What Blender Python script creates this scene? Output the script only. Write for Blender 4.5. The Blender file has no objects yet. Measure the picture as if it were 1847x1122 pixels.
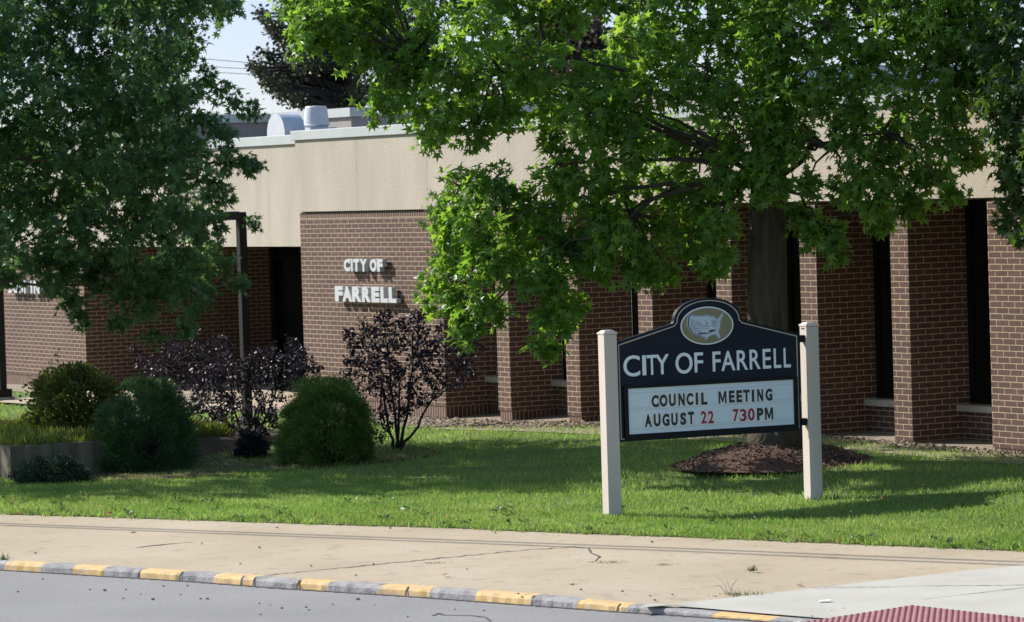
import bpy, math, random
import numpy as np
from mathutils import Vector, Matrix

random.seed(7)
RNG = np.random.default_rng(11)
SC = bpy.context.scene
COL = SC.collection

# ------------------------------------------------------------------ camera
FPX, IW, IH = 6400.0, 1847.0, 1122.0
PITCH, ROLL, HCAM = math.atan(223 / 6400.0), math.radians(1.72), 3.23
_R = Vector((1, 0, 0)); _F = Vector((0, math.cos(PITCH), -math.sin(PITCH))); _U = Vector((0, math.sin(PITCH), math.cos(PITCH)))
CR = _R * math.cos(ROLL) - _U * math.sin(ROLL)
CU = _R * math.sin(ROLL) + _U * math.cos(ROLL)
cam_data = bpy.data.cameras.new('camera')
cam = bpy.data.objects.new('camera', cam_data); COL.objects.link(cam)
M3 = Matrix((CR, CU, -_F)).transposed()
cam.matrix_world = Matrix.Translation((0, 0, HCAM)) @ M3.to_4x4()
cam_data.sensor_width = 36.0
cam_data.lens = 36.0 * FPX / IW
cam_data.clip_start = 0.5; cam_data.clip_end = 5000
cam_data.dof.use_dof = True
cam_data.dof.focus_distance = 34.8
cam_data.dof.aperture_fstop = 7.0
SC.camera = cam

def ray(px, py):
    return (_F + CR * ((px - IW / 2) / FPX) + CU * ((IH / 2 - py) / FPX))
def P(px, py, Y):           # point of the place seen at a photo pixel, Y metres away
    d = ray(px, py); t = Y / d.y
    return Vector((d.x * t, Y, HCAM + d.z * t))
def G(px, py, z=0.0):       # point on the level z
    d = ray(px, py); t = (z - HCAM) / d.z
    return Vector((d.x * t, d.y * t, z))

# ------------------------------------------------------------------ light
SUN_EL, PHI = math.radians(36), math.radians(-27)
SDIR = Vector((-math.cos(PHI) * math.cos(SUN_EL), -math.sin(PHI) * math.cos(SUN_EL), math.sin(SUN_EL)))
HAZE_TINT = (.47, .485, .66, 1)      # summer haze low over the horizon
world = bpy.data.worlds.new('World'); SC.world = world; world.use_nodes = True
wn = world.node_tree.nodes; wl = world.node_tree.links
sky = wn.new('ShaderNodeTexSky'); sky.sky_type = 'NISHITA'; sky.sun_disc = False
sky.sun_elevation = SUN_EL; sky.sun_rotation = math.atan2(SDIR.x, SDIR.y)
sky.air_density = 0.8; sky.dust_density = 0.3; sky.ozone_density = 2.5
bg = wn['Background']; bg.inputs['Strength'].default_value = 0.15
wtc = wn.new('ShaderNodeTexCoord'); wsx = wn.new('ShaderNodeSeparateXYZ'); wl.new(wtc.outputs['Generated'], wsx.inputs[0])
wmr = wn.new('ShaderNodeMapRange'); wmr.inputs[1].default_value = .06; wmr.inputs[2].default_value = .32; wmr.inputs[3].default_value = 1.0; wmr.inputs[4].default_value = 0.0
wl.new(wsx.outputs['Z'], wmr.inputs[0])
wmx = wn.new('ShaderNodeMix'); wmx.data_type = 'RGBA'; wmx.blend_type = 'MULTIPLY'; wl.new(wmr.outputs[0], wmx.inputs[0])
wl.new(sky.outputs['Color'], wmx.inputs[6]); wmx.inputs[7].default_value = HAZE_TINT
wm2 = wn.new('ShaderNodeMix'); wm2.data_type = 'RGBA'; wm2.blend_type = 'MULTIPLY'; wm2.inputs[0].default_value = 1; wm2.inputs[7].default_value = (1.10, 1.0, .86, 1)
wl.new(wmx.outputs[2], wm2.inputs[6]); wl.new(wm2.outputs[2], bg.inputs['Color'])
sun_data = bpy.data.lights.new('sun', 'SUN'); sun = bpy.data.objects.new('sun', sun_data); COL.objects.link(sun)
sun_data.energy = 4.0; sun_data.angle = math.radians(0.5); sun_data.color = (1.0, 0.95, 0.88)
sun.rotation_euler = (-SDIR).to_track_quat('-Z', 'Y').to_euler(); sun.location = SDIR * 60
SC.view_settings.view_transform = 'Standard'; SC.view_settings.look = 'None'
SC.view_settings.exposure = 0.80; SC.view_settings.gamma = 1.0
SC.view_settings.use_curve_mapping = False

# ------------------------------------------------------------------ helpers
def tag(o, label=None, cat=None, group=None, kind=None):
    if label: o['label'] = label
    if cat: o['category'] = cat
    if group: o['group'] = group
    if kind: o['kind'] = kind
    return o
def empty(name, loc, label, cat, group=None):
    o = bpy.data.objects.new(name, None); COL.objects.link(o)
    o.location = loc; o.empty_display_size = 0.2
    return tag(o, label, cat, group)
def wloc(o):
    v = Vector((0, 0, 0))
    while o is not None:
        v += o.location; o = o.parent
    return v
class MB:
    def __init__(s): s.v = []; s.f = []; s.uv = []; s.m = []
    def face(s, pts, uvs=None, mi=0):
        b = len(s.v); s.v += [tuple(p) for p in pts]
        s.f.append(tuple(range(b, b + len(pts))))
        s.uv.append(uvs if uvs else [(p[0], p[1]) for p in pts]); s.m.append(mi)
    def tube(s, pts, rad, n=8, cap=True, mi=0):
        pts = [Vector(p) for p in pts]; rings = []; acc = 0
        prev = None
        for i, p in enumerate(pts):
            t = (pts[min(i + 1, len(pts) - 1)] - pts[max(i - 1, 0)]).normalized()
            a = prev if prev else (Vector((1, 0, 0)) if abs(t.x) < .8 else Vector((0, 1, 0)))
            a = (a - t * a.dot(t)).normalized(); prev = a
            b = t.cross(a); r = rad[i] if hasattr(rad, '__len__') else rad
            if i: acc += (pts[i] - pts[i - 1]).length
            base = len(s.v)
            for k in range(n):
                an = 2 * math.pi * k / n
                s.v.append(tuple(p + a * (r * math.cos(an)) + b * (r * math.sin(an))))
            rings.append((base, acc, r))
        for (b0, l0, r0), (b1, l1, r1) in zip(rings, rings[1:]):
            for k in range(n):
                k2 = (k + 1) % n
                s.f.append((b0 + k, b0 + k2, b1 + k2, b1 + k))
                c = 2 * math.pi * max(r0, .02)
                s.uv.append([(c * k / n, l0), (c * (k + 1) / n, l0), (c * (k + 1) / n, l1), (c * k / n, l1)]); s.m.append(mi)
        if cap:
            for (b0, l0, r0), rev in ((rings[0], True), (rings[-1], False)):
                idx = [b0 + k for k in range(n)]
                s.f.append(tuple(idx[::-1] if rev else idx)); s.uv.append([(0, 0)] * n); s.m.append(mi)
    def box(s, o, ax, ay, az, x0, x1, y0, y1, z0, z1, mi=0):
        def w(x, y, z): return o + ax * x + ay * y + az * z
        F = [((x0, y0, z0), (x1, y0, z0), (x1, y0, z1), (x0, y0, z1), 'xz'),
             ((x1, y1, z0), (x0, y1, z0), (x0, y1, z1), (x1, y1, z1), 'xz'),
             ((x1, y0, z0), (x1, y1, z0), (x1, y1, z1), (x1, y0, z1), 'yz'),
             ((x0, y1, z0), (x0, y0, z0), (x0, y0, z1), (x0, y1, z1), 'yz'),
             ((x0, y0, z1), (x1, y0, z1), (x1, y1, z1), (x0, y1, z1), 'xy'),
             ((x0, y1, z0), (x1, y1, z0), (x1, y0, z0), (x0, y0, z0), 'xy')]
        for *q, pl in F:
            uv = [(c[0], c[2]) if pl == 'xz' else (c[1], c[2]) if pl == 'yz' else (c[0], c[1]) for c in q]
            s.face([w(*c) for c in q], uv, mi)
    def build(s, name, mat, parent=None, smooth=False, bevel=0.0, loc=None):
        me = bpy.data.meshes.new(name)
        off = wloc(parent) if parent else (Vector(loc) if loc is not None else Vector((0, 0, 0)))
        me.from_pydata([tuple(Vector(v) - off) for v in s.v], [], s.f)
        uvl = me.uv_layers.new(name='UVMap')
        flat = [c for fu in s.uv for p in fu for c in p]
        uvl.data.foreach_set('uv', flat)
        mats = mat if isinstance(mat, (list, tuple)) else [mat]
        for m in mats: me.materials.append(m)
        me.polygons.foreach_set('material_index', s.m)
        o = bpy.data.objects.new(name, me); COL.objects.link(o)
        if parent: o.parent = parent
        else: o.location = off
        import bmesh
        bm = bmesh.new(); bm.from_mesh(me)
        bmesh.ops.remove_doubles(bm, verts=bm.verts, dist=0.0003)
        bmesh.ops.recalc_face_normals(bm, faces=bm.faces)
        bm.to_mesh(me); bm.free()
        if smooth: me.polygons.foreach_set('use_smooth', [True] * len(me.polygons))
        if bevel:
            b = o.modifiers.new('bevel', 'BEVEL'); b.width = bevel; b.segments = 2; b.limit_method = 'ANGLE'
        return o

# ---- materials
def newmat(name):
    m = bpy.data.materials.new(name); m.use_nodes = True
    return m, m.node_tree.nodes, m.node_tree.links, m.node_tree.nodes['Principled BSDF']
def noise_mat(name, c1, c2, scale=6, rough=.8, bump=.15, bscale=60, detail=6, c3=None, streak=False, spec=.35, metal=0.0):
    m, n, l, b = newmat(name)
    tc = n.new('ShaderNodeTexCoord'); src = tc.outputs['Object']
    if streak:
        mp = n.new('ShaderNodeMapping'); mp.inputs['Scale'].default_value = (1, 1, .07) if streak == 1 else streak
        l.new(src, mp.inputs['Vector']); src = mp.outputs['Vector']
    nz = n.new('ShaderNodeTexNoise'); nz.inputs['Scale'].default_value = scale; nz.inputs['Detail'].default_value = detail
    l.new(src, nz.inputs['Vector'])
    cr = n.new('ShaderNodeValToRGB'); cr.color_ramp.elements[0].position = .3; cr.color_ramp.elements[1].position = .7
    cr.color_ramp.elements[0].color = (*c1, 1); cr.color_ramp.elements[1].color = (*c2, 1)
    l.new(nz.outputs['Fac'], cr.inputs['Fac']); out = cr.outputs['Color']
    n2 = n.new('ShaderNodeTexNoise'); n2.inputs['Scale'].default_value = bscale; n2.inputs['Detail'].default_value = 4
    l.new(tc.outputs['Object'], n2.inputs['Vector'])
    if c3:
        mx = n.new('ShaderNodeMix'); mx.data_type = 'RGBA'
        r2 = n.new('ShaderNodeValToRGB'); r2.color_ramp.elements[0].position = .55; r2.color_ramp.elements[1].position = .72
        l.new(n2.outputs['Fac'], r2.inputs['Fac']); l.new(r2.outputs['Color'], mx.inputs[0])
        l.new(out, mx.inputs[6]); mx.inputs[7].default_value = (*c3, 1); out = mx.outputs[2]
    l.new(out, b.inputs['Base Color'])
    b.inputs['Roughness'].default_value = rough; b.inputs['Specular IOR Level'].default_value = spec
    b.inputs['Metallic'].default_value = metal
    if bump:
        bp = n.new('ShaderNodeBump'); bp.inputs['Strength'].default_value = bump; bp.inputs['Distance'].default_value = .02
        l.new(n2.outputs['Fac'], bp.inputs['Height']); l.new(bp.outputs['Normal'], b.inputs['Normal'])
    return m
def brick_mat(name, w, h, offset=.5):
    m, n, l, b = newmat(name)
    uv = n.new('ShaderNodeUVMap'); uv.uv_map = 'UVMap'
    nzw = n.new('ShaderNodeTexNoise'); nzw.inputs['Scale'].default_value = 9
    l.new(uv.outputs['UV'], nzw.inputs['Vector'])
    wob = n.new('ShaderNodeVectorMath'); wob.operation = 'MULTIPLY_ADD'
    l.new(nzw.outputs['Color'], wob.inputs[0]); wob.inputs[1].default_value = (.006, .004, 0); l.new(uv.outputs['UV'], wob.inputs[2])
    def bt(c1, c2, mo, bias=0):
        t = n.new('ShaderNodeTexBrick'); t.inputs['Scale'].default_value = 1
        t.inputs['Brick Width'].default_value = w; t.inputs['Row Height'].default_value = h
        t.inputs['Mortar Size'].default_value = .0052; t.inputs['Mortar Smooth'].default_value = .15
        t.inputs['Bias'].default_value = bias; t.offset = offset
        t.inputs['Color1'].default_value = (*c1, 1); t.inputs['Color2'].default_value = (*c2, 1); t.inputs['Mortar'].default_value = (*mo, 1)
        l.new(wob.outputs[0], t.inputs['Vector']); return t
    t = bt((.112, .053, .038), (.082, .040, .029), (.44, .345, .22))
    nz = n.new('ShaderNodeTexNoise'); nz.inputs['Scale'].default_value = 22; nz.inputs['Detail'].default_value = 6
    l.new(uv.outputs['UV'], nz.inputs['Vector'])
    nz2 = n.new('ShaderNodeTexNoise'); nz2.inputs['Scale'].default_value = .9; nz2.inputs['Detail'].default_value = 5
    l.new(uv.outputs['UV'], nz2.inputs['Vector'])
    mr = n.new('ShaderNodeMapRange'); mr.inputs[1].default_value = .25; mr.inputs[2].default_value = .75; mr.inputs[3].default_value = .72; mr.inputs[4].default_value = 1.25
    l.new(nz.outputs['Fac'], mr.inputs[0])
    mr2 = n.new('ShaderNodeMapRange'); mr2.inputs[1].default_value = .3; mr2.inputs[2].default_value = .7; mr2.inputs[3].default_value = .85; mr2.inputs[4].default_value = 1.12
    l.new(nz2.outputs['Fac'], mr2.inputs[0])
    mu = n.new('ShaderNodeMath'); mu.operation = 'MULTIPLY'; l.new(mr.outputs[0], mu.inputs[0]); l.new(mr2.outputs[0], mu.inputs[1])
    mx = n.new('ShaderNodeMix'); mx.data_type = 'RGBA'; mx.blend_type = 'MULTIPLY'; mx.inputs[0].default_value = 1
    l.new(t.outputs['Color'], mx.inputs[6]); l.new(mu.outputs[0], mx.inputs[7])
    l.new(mx.outputs[2], b.inputs['Base Color']); b.inputs['Roughness'].default_value = .82
    bp = n.new('ShaderNodeBump'); bp.inputs['Strength'].default_value = .6; bp.inputs['Distance'].default_value = .006; bp.invert = True
    l.new(t.outputs['Fac'], bp.inputs['Height']); l.new(bp.outputs['Normal'], b.inputs['Normal'])
    return m
def leaf_mat(name, dark, light, trans=.35, rough=.38, accent=None, spec=.5):
    m, n, l, b = newmat(name)
    at = n.new('ShaderNodeAttribute'); at.attribute_name = 'rnd'
    cr = n.new('ShaderNodeValToRGB'); e = cr.color_ramp.elements
    e[0].position = 0; e[0].color = (*dark, 1); e[1].position = .93; e[1].color = (*light, 1)
    if accent:
        k = e.new(.99); k.color = (*accent, 1)
    l.new(at.outputs['Fac'], cr.inputs['Fac']); l.new(cr.outputs['Color'], b.inputs['Base Color'])
    b.inputs['Roughness'].default_value = rough; b.inputs['Specular IOR Level'].default_value = spec
    tr = n.new('ShaderNodeBsdfTranslucent')
    hs = n.new('ShaderNodeHueSaturation'); hs.inputs['Hue'].default_value = .48; hs.inputs['Saturation'].default_value = 1.1; hs.inputs['Value'].default_value = 1.6
    l.new(cr.outputs['Color'], hs.inputs['Color']); l.new(hs.outputs['Color'], tr.inputs['Color'])
    mix = n.new('ShaderNodeMixShader'); mix.inputs[0].default_value = trans
    l.new(b.outputs[0], mix.inputs[1]); l.new(tr.outputs[0], mix.inputs[2])
    l.new(mix.outputs[0], n['Material Output'].inputs['Surface'])
    return m
def plain(name, c, rough=.6, metal=0, spec=.5):
    return noise_mat(name, tuple(x * .88 for x in c), tuple(min(1, x * 1.08) for x in c), 5, rough, .05, 80, 4, spec=spec, metal=metal)

M = {}
M['brick'] = brick_mat('brick', .2155, .0677)
M['soldier'] = brick_mat('soldier_brick', .0677, .215, 0)
M['fascia'] = noise_mat('fascia_stucco', (.40, .35, .28), (.53, .465, .38), 1.7, .9, .25, 26, 9, streak=(1, 1, .22), c3=(.43, .375, .305))
M['coping'] = noise_mat('coping_metal', (.42, .445, .43), (.50, .52, .50), 2, .5, .03, 30, 4, streak=1)
M['grey_wall'] = noise_mat('roof_block_wall', (.26, .235, .22), (.36, .33, .30), 2.5, .9, .2, 60, 6, streak=1)
M['roof'] = noise_mat('roof_gravel', (.16, .15, .14), (.25, .24, .22), 20, .95, .3, 90)
M['sill'] = noise_mat('sill_stone', (.36, .32, .26), (.46, .42, .35), 8, .85, .1)
M['bronze'] = plain('dark_bronze', (.012, .010, .009), .65, spec=.2)
M['curtain'] = noise_mat('curtain', (.55, .52, .36), (.70, .67, .50), 9, .95, 0, streak=(1, 1, .02))
M['dark_room'] = plain('dark_interior', (.02, .02, .02), .9)
M['white_metal'] = noise_mat('white_letters', (.50, .51, .51), (.58, .59, .59), 6, .5, .03, 40)
M['galv'] = noise_mat('galvanised', (.42, .46, .52), (.54, .58, .63), 5, .5, .05, 20)
M['vent_white'] = noise_mat('vent_paint', (.50, .515, .53), (.58, .595, .61), 6, .55, .05, 20)
M['bark'] = noise_mat('bark', (.036, .029, .018), (.105, .083, .054), 16, .95, 1.0, 30, 8, streak=(1, 1, .16))
M['lichen'] = noise_mat('lichen', (.20, .26, .20), (.33, .39, .31), 30, .95, .4, 60)
M['twig'] = plain('twig_bark', (.055, .040, .028), .9)
M['dark_twig'] = plain('dark_twig', (.022, .016, .016), .9)
M['post'] = noise_mat('sign_post_paint', (.54, .465, .40), (.62, .54, .47), 5, .65, .08, 30, 6, streak=1)
M['navy'] = noise_mat('sign_navy', (.0065, .0100, .019), (.010, .0145, .026), 3, .5, .03, 30, spec=.2)
M['navy_matte'] = plain('sign_frame_black', (.006, .007, .010), .5, spec=.2)
M['cream_line'] = plain('sign_cream_line', (.46, .42, .33), .6)
M['sign_white'] = noise_mat('sign_letter_white', (.74, .80, .81), (.80, .85, .86), 6, .5, .02)
M['panel'] = noise_mat('letter_board_white', (.66, .74, .78), (.73, .80, .83), 2.5, .35, .02, 20, 5)
M['tile'] = noise_mat('letter_tile', (.70, .75, .75), (.76, .79, .77), 9, .3, 0)
M['ink'] = noise_mat('letter_brown_black', (.020, .016, .016), (.055, .042, .040), 7, .4, 0)
M['ink_black'] = plain('letter_black', (.012, .014, .015), .4)
M['ink_red'] = noise_mat('letter_red', (.30, .012, .022), (.38, .02, .03), 7, .4, 0)
M['gold'] = noise_mat('emblem_gold', (.21, .19, .10), (.26, .235, .13), 6, .5, .03)
M['map_white'] = plain('emblem_map_pale', (.50, .58, .64), .5)
M['map_navy'] = plain('emblem_map_navy', (.02, .045, .11), .5)
M['map_grey'] = plain('emblem_map_grey', (.17, .25, .31), .5)
M['mulch'] = noise_mat('mulch', (.045, .022, .014), (.15, .085, .058), 30, .95, .9, 60, 8)
M['chip'] = leaf_mat('mulch_chips', (.04, .022, .014), (.21, .135, .095), 0.0, .9)
M['soil'] = noise_mat('soil', (.05, .035, .025), (.11, .08, .055), 14, .95, .5)
M['concrete_old'] = noise_mat('old_concrete', (.09, .08, .05), (.20, .175, .12), 6, .9, .2, 60, 8, streak=1)
M['lamp_base'] = noise_mat('lamp_base_concrete', (.28, .25, .21), (.36, .33, .28), 6, .9, .1)
M['crack'] = noise_mat('crack_tar', (.05, .05, .055), (.16, .15, .145), 25, .95, 0)

def leaf_template(lobes, notch, cz=.12):
    """lobes: list of (angle deg, length) for one side, tip first; centre fan"""
    pts = []
    full = []
    L = sorted(lobes, key=lambda t: t[0])
    seq = [(-a, r) for a, r in reversed(L) if a > 0] + L
    for i, (a, r) in enumerate(seq):
        full.append((a, r))
        if i < len(seq) - 1:
            a2, r2 = seq[i + 1]
            full.append(((a + a2) / 2, notch * (r + r2) / 2))
    full.append((180, .16))
    V = [(0, 0, cz)]
    for a, r in full:
        t = math.radians(a); V.append((math.sin(t) * r, math.cos(t) * r, -.25 * cz - .12 * r * r * abs(math.sin(t))))
    n = len(full)
    Fc = [(0, 1 + k, 1 + (k + 1) % n) for k in range(n)]
    V = np.array(V); V[:, 1] += .45
    return V, Fc
SWEETGUM = leaf_template([(0, 1.0), (58, .95), (122, .72)], .42)
OAK = leaf_template([(0, 1.05), (42, .9), (88, .75), (135, .6)], .42)
SIMPLE = (np.array([(0, 0, 0), (.34, .5, .10), (0, 1.0, -.05), (-.34, .5, .10)]), [(0, 1, 2), (0, 2, 3)])
NEEDLE = (np.array([(-.10, 0, 0), (.10, 0, 0), (.04, .6, .04), (0, 1.0, -.05), (-.04, .6, .04)]), [(0, 1, 2, 4), (4, 2, 3)])
BLADE = (np.array([(-.07, 0, 0), (.07, 0, 0), (.05, .55, .06), (-.05, .55, .06), (0, 1.0, .24)]), [(0, 1, 2, 3), (3, 2, 4)])

def unit(a):
    return a / np.maximum(np.linalg.norm(a, axis=1, keepdims=True), 1e-6)
def leaves(name, tmpl, pos, tip, nrm, scale, mat, parent=None, rnd=None, loc=None):
    V, Fc = tmpl; N = len(pos); nv = len(V)
    y = unit(tip); z = nrm - y * np.sum(nrm * y, axis=1, keepdims=True); z = unit(z); x = np.cross(y, z)
    off = np.array(wloc(parent)) if parent else (np.array(loc) if loc is not None else np.zeros(3))
    W = (pos - off)[:, None, :] + scale[:, None, None] * (V[None, :, 0:1] * x[:, None] + V[None, :, 1:2] * y[:, None] + V[None, :, 2:3] * z[:, None])
    W = W.reshape(-1, 3)
    lens = np.array([len(f) for f in Fc]); idx = np.concatenate([np.array(f) for f in Fc])
    allidx = (idx[None, :] + (np.arange(N) * nv)[:, None]).reshape(-1)
    alllen = np.tile(lens, N); starts = np.concatenate([[0], np.cumsum(alllen)[:-1]])
    me = bpy.data.meshes.new(name)
    me.vertices.add(len(W)); me.vertices.foreach_set('co', W.astype(np.float32).ravel())
    me.loops.add(len(allidx)); me.loops.foreach_set('vertex_index', allidx.astype(np.int32))
    me.polygons.add(len(alllen)); me.polygons.foreach_set('loop_start', starts.astype(np.int32))
    try: me.polygons.foreach_set('loop_total', alllen.astype(np.int32))
    except Exception: pass
    at = me.attributes.new('rnd', 'FLOAT', 'POINT')
    if rnd is None: rnd = RNG.random(N)
    at.data.foreach_set('value', np.repeat(rnd, nv).astype(np.float32))
    me.update(calc_edges=True); me.validate()
    me.materials.append(mat)
    o = bpy.data.objects.new(name, me); COL.objects.link(o)
    if parent: o.parent = parent
    else: o.location = off
    return o

# ------------------------------------------------------------------ building frame: s along the facade, d outward, z up
T2 = Vector((.5136, -.8580, 0)).normalized(); N2 = Vector((-T2.y, T2.x, 0)) * -1
N2 = Vector((-.8580, -.5136, 0)).normalized(); ZZ = Vector((0, 0, 1))
A0 = Vector((-3.115, 52.85, 0))
def W(s, d, z=0.0): return A0 + T2 * s + N2 * d + ZZ * z
def dist_facade(p): return (Vector((p[0], p[1], 0)) - A0).dot(N2)     # metres in front of the facade

# ------------------------------------------------------------------ lie of the land
def sst(x): x = np.clip(x, 0, 1); return x * x * (3 - 2 * x)
def zlawn(X, Y):
    dd = (X - A0.x) * N2.x + (Y - A0.y) * N2.y
    z = .015 + .17 * sst((4.3 - dd) / 3.2) * sst((X + 2.0) / 5.0) + .02 * np.sin(X * .9) * np.sin(Y * .7)
    bx, by = TREE.x, TREE.y
    return z
TREE = P(1398, 815, 38.5); TREE.z = 0
EDGE_PX = [(-900, 903), (-400, 913), (-100, 923), (0, 927), (150, 931), (300, 936), (450, 941), (600, 946), (800, 951), (1000, 960), (1200, 967), (1400, 975), (1600, 983), (1847, 993), (2000, 1000), (2400, 1018)]
EDGE = [G(x, y, 0.0) for x, y in EDGE_PX]
EDGE = [EDGE[0] + Vector((-22, 9.0, 0)), EDGE[0] + Vector((-8, 3.6, 0))] + EDGE + [EDGE[-1] + Vector((9, -6.9, 0))]
KERB_PX = [(-900, 985), (-400, 1008), (0, 1028), (352, 1049.5), (500, 1061), (748, 1076.5), (956, 1092), (1120, 1104), (1218, 1110), (1352, 1119), (1500, 1131), (1900, 1165)]
KZ = -.11
KERB = [G(x, y, KZ) for x, y in KERB_PX]
KERB_PX = [(-2600, 0), (-1500, 0)] + KERB_PX; KERB = [KERB[0] + Vector((-22, 12.0, 0)), KERB[0] + Vector((-8, 4.6, 0))] + KERB + [KERB[-1] + Vector((9, -7.4, 0))]; KERB_PX = KERB_PX + [(3000, 0)]

# ground to the horizon, road
mb = MB(); mb.face([(-1500, -1500, -.3), (1500, -1500, -.3), (1500, 1500, -.3), (-1500, 1500, -.3)])
mb.build('ground', noise_mat('far_ground', (.05, .08, .025), (.09, .12, .04), .5, .95, 0)).__setitem__('kind', 'structure')
m, n, l, b = newmat('asphalt')
tc = n.new('ShaderNodeTexCoord')
na = n.new('ShaderNodeTexNoise'); na.inputs['Scale'].default_value = .45; na.inputs['Detail'].default_value = 8
nb = n.new('ShaderNodeTexNoise'); nb.inputs['Scale'].default_value = 140; nb.inputs['Detail'].default_value = 3
l.new(tc.outputs['Object'], na.inputs['Vector']); l.new(tc.outputs['Object'], nb.inputs['Vector'])
cr = n.new('ShaderNodeValToRGB'); cr.color_ramp.elements[0].position = .3; cr.color_ramp.elements[1].position = .75
cr.color_ramp.elements[0].color = (.215, .209, .205, 1); cr.color_ramp.elements[1].color = (.275, .267, .262, 1)
l.new(na.outputs['Fac'], cr.inputs['Fac'])
mx = n.new('ShaderNodeMix'); mx.data_type = 'RGBA'; mx.blend_type = 'OVERLAY'; mx.inputs[0].default_value = .85
l.new(cr.outputs['Color'], mx.inputs[6]); l.new(nb.outputs['Fac'], mx.inputs[7]); l.new(mx.outputs[2], b.inputs['Base Color'])
b.inputs['Roughness'].default_value = .9
bp = n.new('ShaderNodeBump'); bp.inputs['Strength'].default_value = .4; bp.inputs['Distance'].default_value = .01
l.new(nb.outputs['Fac'], bp.inputs['Height']); l.new(bp.outputs['Normal'], b.inputs['Normal'])
M['asphalt'] = m
mb = MB(); mb.face([(-60, -30, KZ), (60, -30, KZ), (60, 60, KZ), (-60, 60, KZ)])
road = mb.build('road', M['asphalt']); road['kind'] = 'structure'

# sidewalk: from the grass to the kerb
def polyline_at(pl, t):
    L = [0]
    for a, c in zip(pl, pl[1:]): L.append(L[-1] + (c - a).length)
    t = t * L[-1]
    for i in range(len(pl) - 1):
        if t <= L[i + 1] or i == len(pl) - 2:
            f = (t - L[i]) / max(L[i + 1] - L[i], 1e-6); return pl[i].lerp(pl[i + 1], f)
def up(v, z): return Vector((v.x, v.y, z))
kdir = [(KERB[min(i + 1, len(KERB) - 1)] - KERB[max(i - 1, 0)]).normalized() for i in range(len(KERB))]
kback = [Vector((-d.y, d.x, 0)) for d in kdir]           # toward the lawn
if kback[3].y < 0: kback = [-v for v in kback]
KH = []                                                  # kerb height, falling to the ramp on the right
for x, y in KERB_PX: KH.append(.075 if x < 1000 else .075 - .05 * min(1, (x - 1000) / 300.0))
mb = MB()
NS = 200
kb = [up(KERB[i] + kback[i] * .145, KZ + KH[i] + .002) for i in range(len(KERB))]
for i in range(NS):
    a0, a1 = i / NS, (i + 1) / NS
    p0, p1 = polyline_at(kb, a0), polyline_at(kb, a1); q0, q1 = polyline_at(EDGE, a0), polyline_at(EDGE, a1)
    for k in range(8):
        f0, f1 = k / 8, (k + 1) / 8
        def mk(p, q, f):
            v = p.lerp(q, f) if f < 1 else q + (q - p).normalized() * .25
            v.z = p.z + (0.0 - p.z) * f - .004; return v
        mb.face([mk(p0, q0, f0), mk(p1, q1, f0), mk(p1, q1, f1), mk(p0, q0, f1)])
m, n, l, b = newmat('sidewalk_tan')
tc = n.new('ShaderNodeTexCoord')
def nz(sc, det=6, vec=None):
    t = n.new('ShaderNodeTexNoise'); t.inputs['Scale'].default_value = sc; t.inputs['Detail'].default_value = det
    l.new(vec or tc.outputs['Object'], t.inputs['Vector']); return t
def ramp(fac, stops):
    r = n.new('ShaderNodeValToRGB'); e = r.color_ramp.elements
    e[0].position, e[0].color = stops[0][0], (*stops[0][1], 1); e[1].position, e[1].color = stops[-1][0], (*stops[-1][1], 1)
    for p_, c_ in stops[1:-1]:
        k = e.new(p_); k.color = (*c_, 1)
    l.new(fac, r.inputs['Fac']); return r
def mixc(a, bb, fac, mode='MIX'):
    x = n.new('ShaderNodeMix'); x.data_type = 'RGBA'; x.blend_type = mode
    if isinstance(fac, float): x.inputs[0].default_value = fac
    else: l.new(fac, x.inputs[0])
    l.new(a, x.inputs[6])
    if isinstance(bb, tuple): x.inputs[7].default_value = (*bb, 1)
    else: l.new(bb, x.inputs[7])
    return x.outputs[2]
base = ramp(nz(.7, 8).outputs['Fac'], [(.3, (.39, .315, .215)), (.5, (.44, .36, .25)), (.72, (.48, .40, .29))])
fine = ramp(nz(75, 4).outputs['Fac'], [(.32, (.55, .55, .55)), (.5, (1, 1, 1)), (.7, (1.1, 1.1, 1.1))])
c = mixc(base.outputs['Color'], fine.outputs['Color'], .55, 'MULTIPLY')
blot = ramp(nz(5, 8).outputs['Fac'], [(.56, (0, 0, 0)), (.75, (.6, .6, .6))])
c = mixc(c, (.25, .20, .14), blot.outputs['Color'])
l.new(c, b.inputs['Base Color']); b.inputs['Roughness'].default_value = .9
bp = n.new('ShaderNodeBump'); bp.inputs['Strength'].default_value = .3; bp.inputs['Distance'].default_value = .01
l.new(nz(90, 3).outputs['Fac'], bp.inputs['Height']); l.new(bp.outputs['Normal'], b.inputs['Normal'])
M['sidewalk'] = m
sidewalk = mb.build('sidewalk', M['sidewalk']); sidewalk['kind'] = 'structure'

def zwalk(p):   # height of the sidewalk top under a point
    best = min(range(len(kb) - 1), key=lambda i: (p - (kb[i] + kb[i + 1]) / 2).length)
    zk = kb[best].z
    de = min((p - e).length for e in [polyline_at(EDGE, t / 60) for t in range(61)]); dk = min((p - e).length for e in [polyline_at(kb, t / 60) for t in range(61)])
    return zk * de / (de + dk + 1e-6) - .004
def Gw(px, py):
    v = G(px, py, -.01)
    for _ in range(2): v = G(px, py, zwalk(v))
    return v

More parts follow.
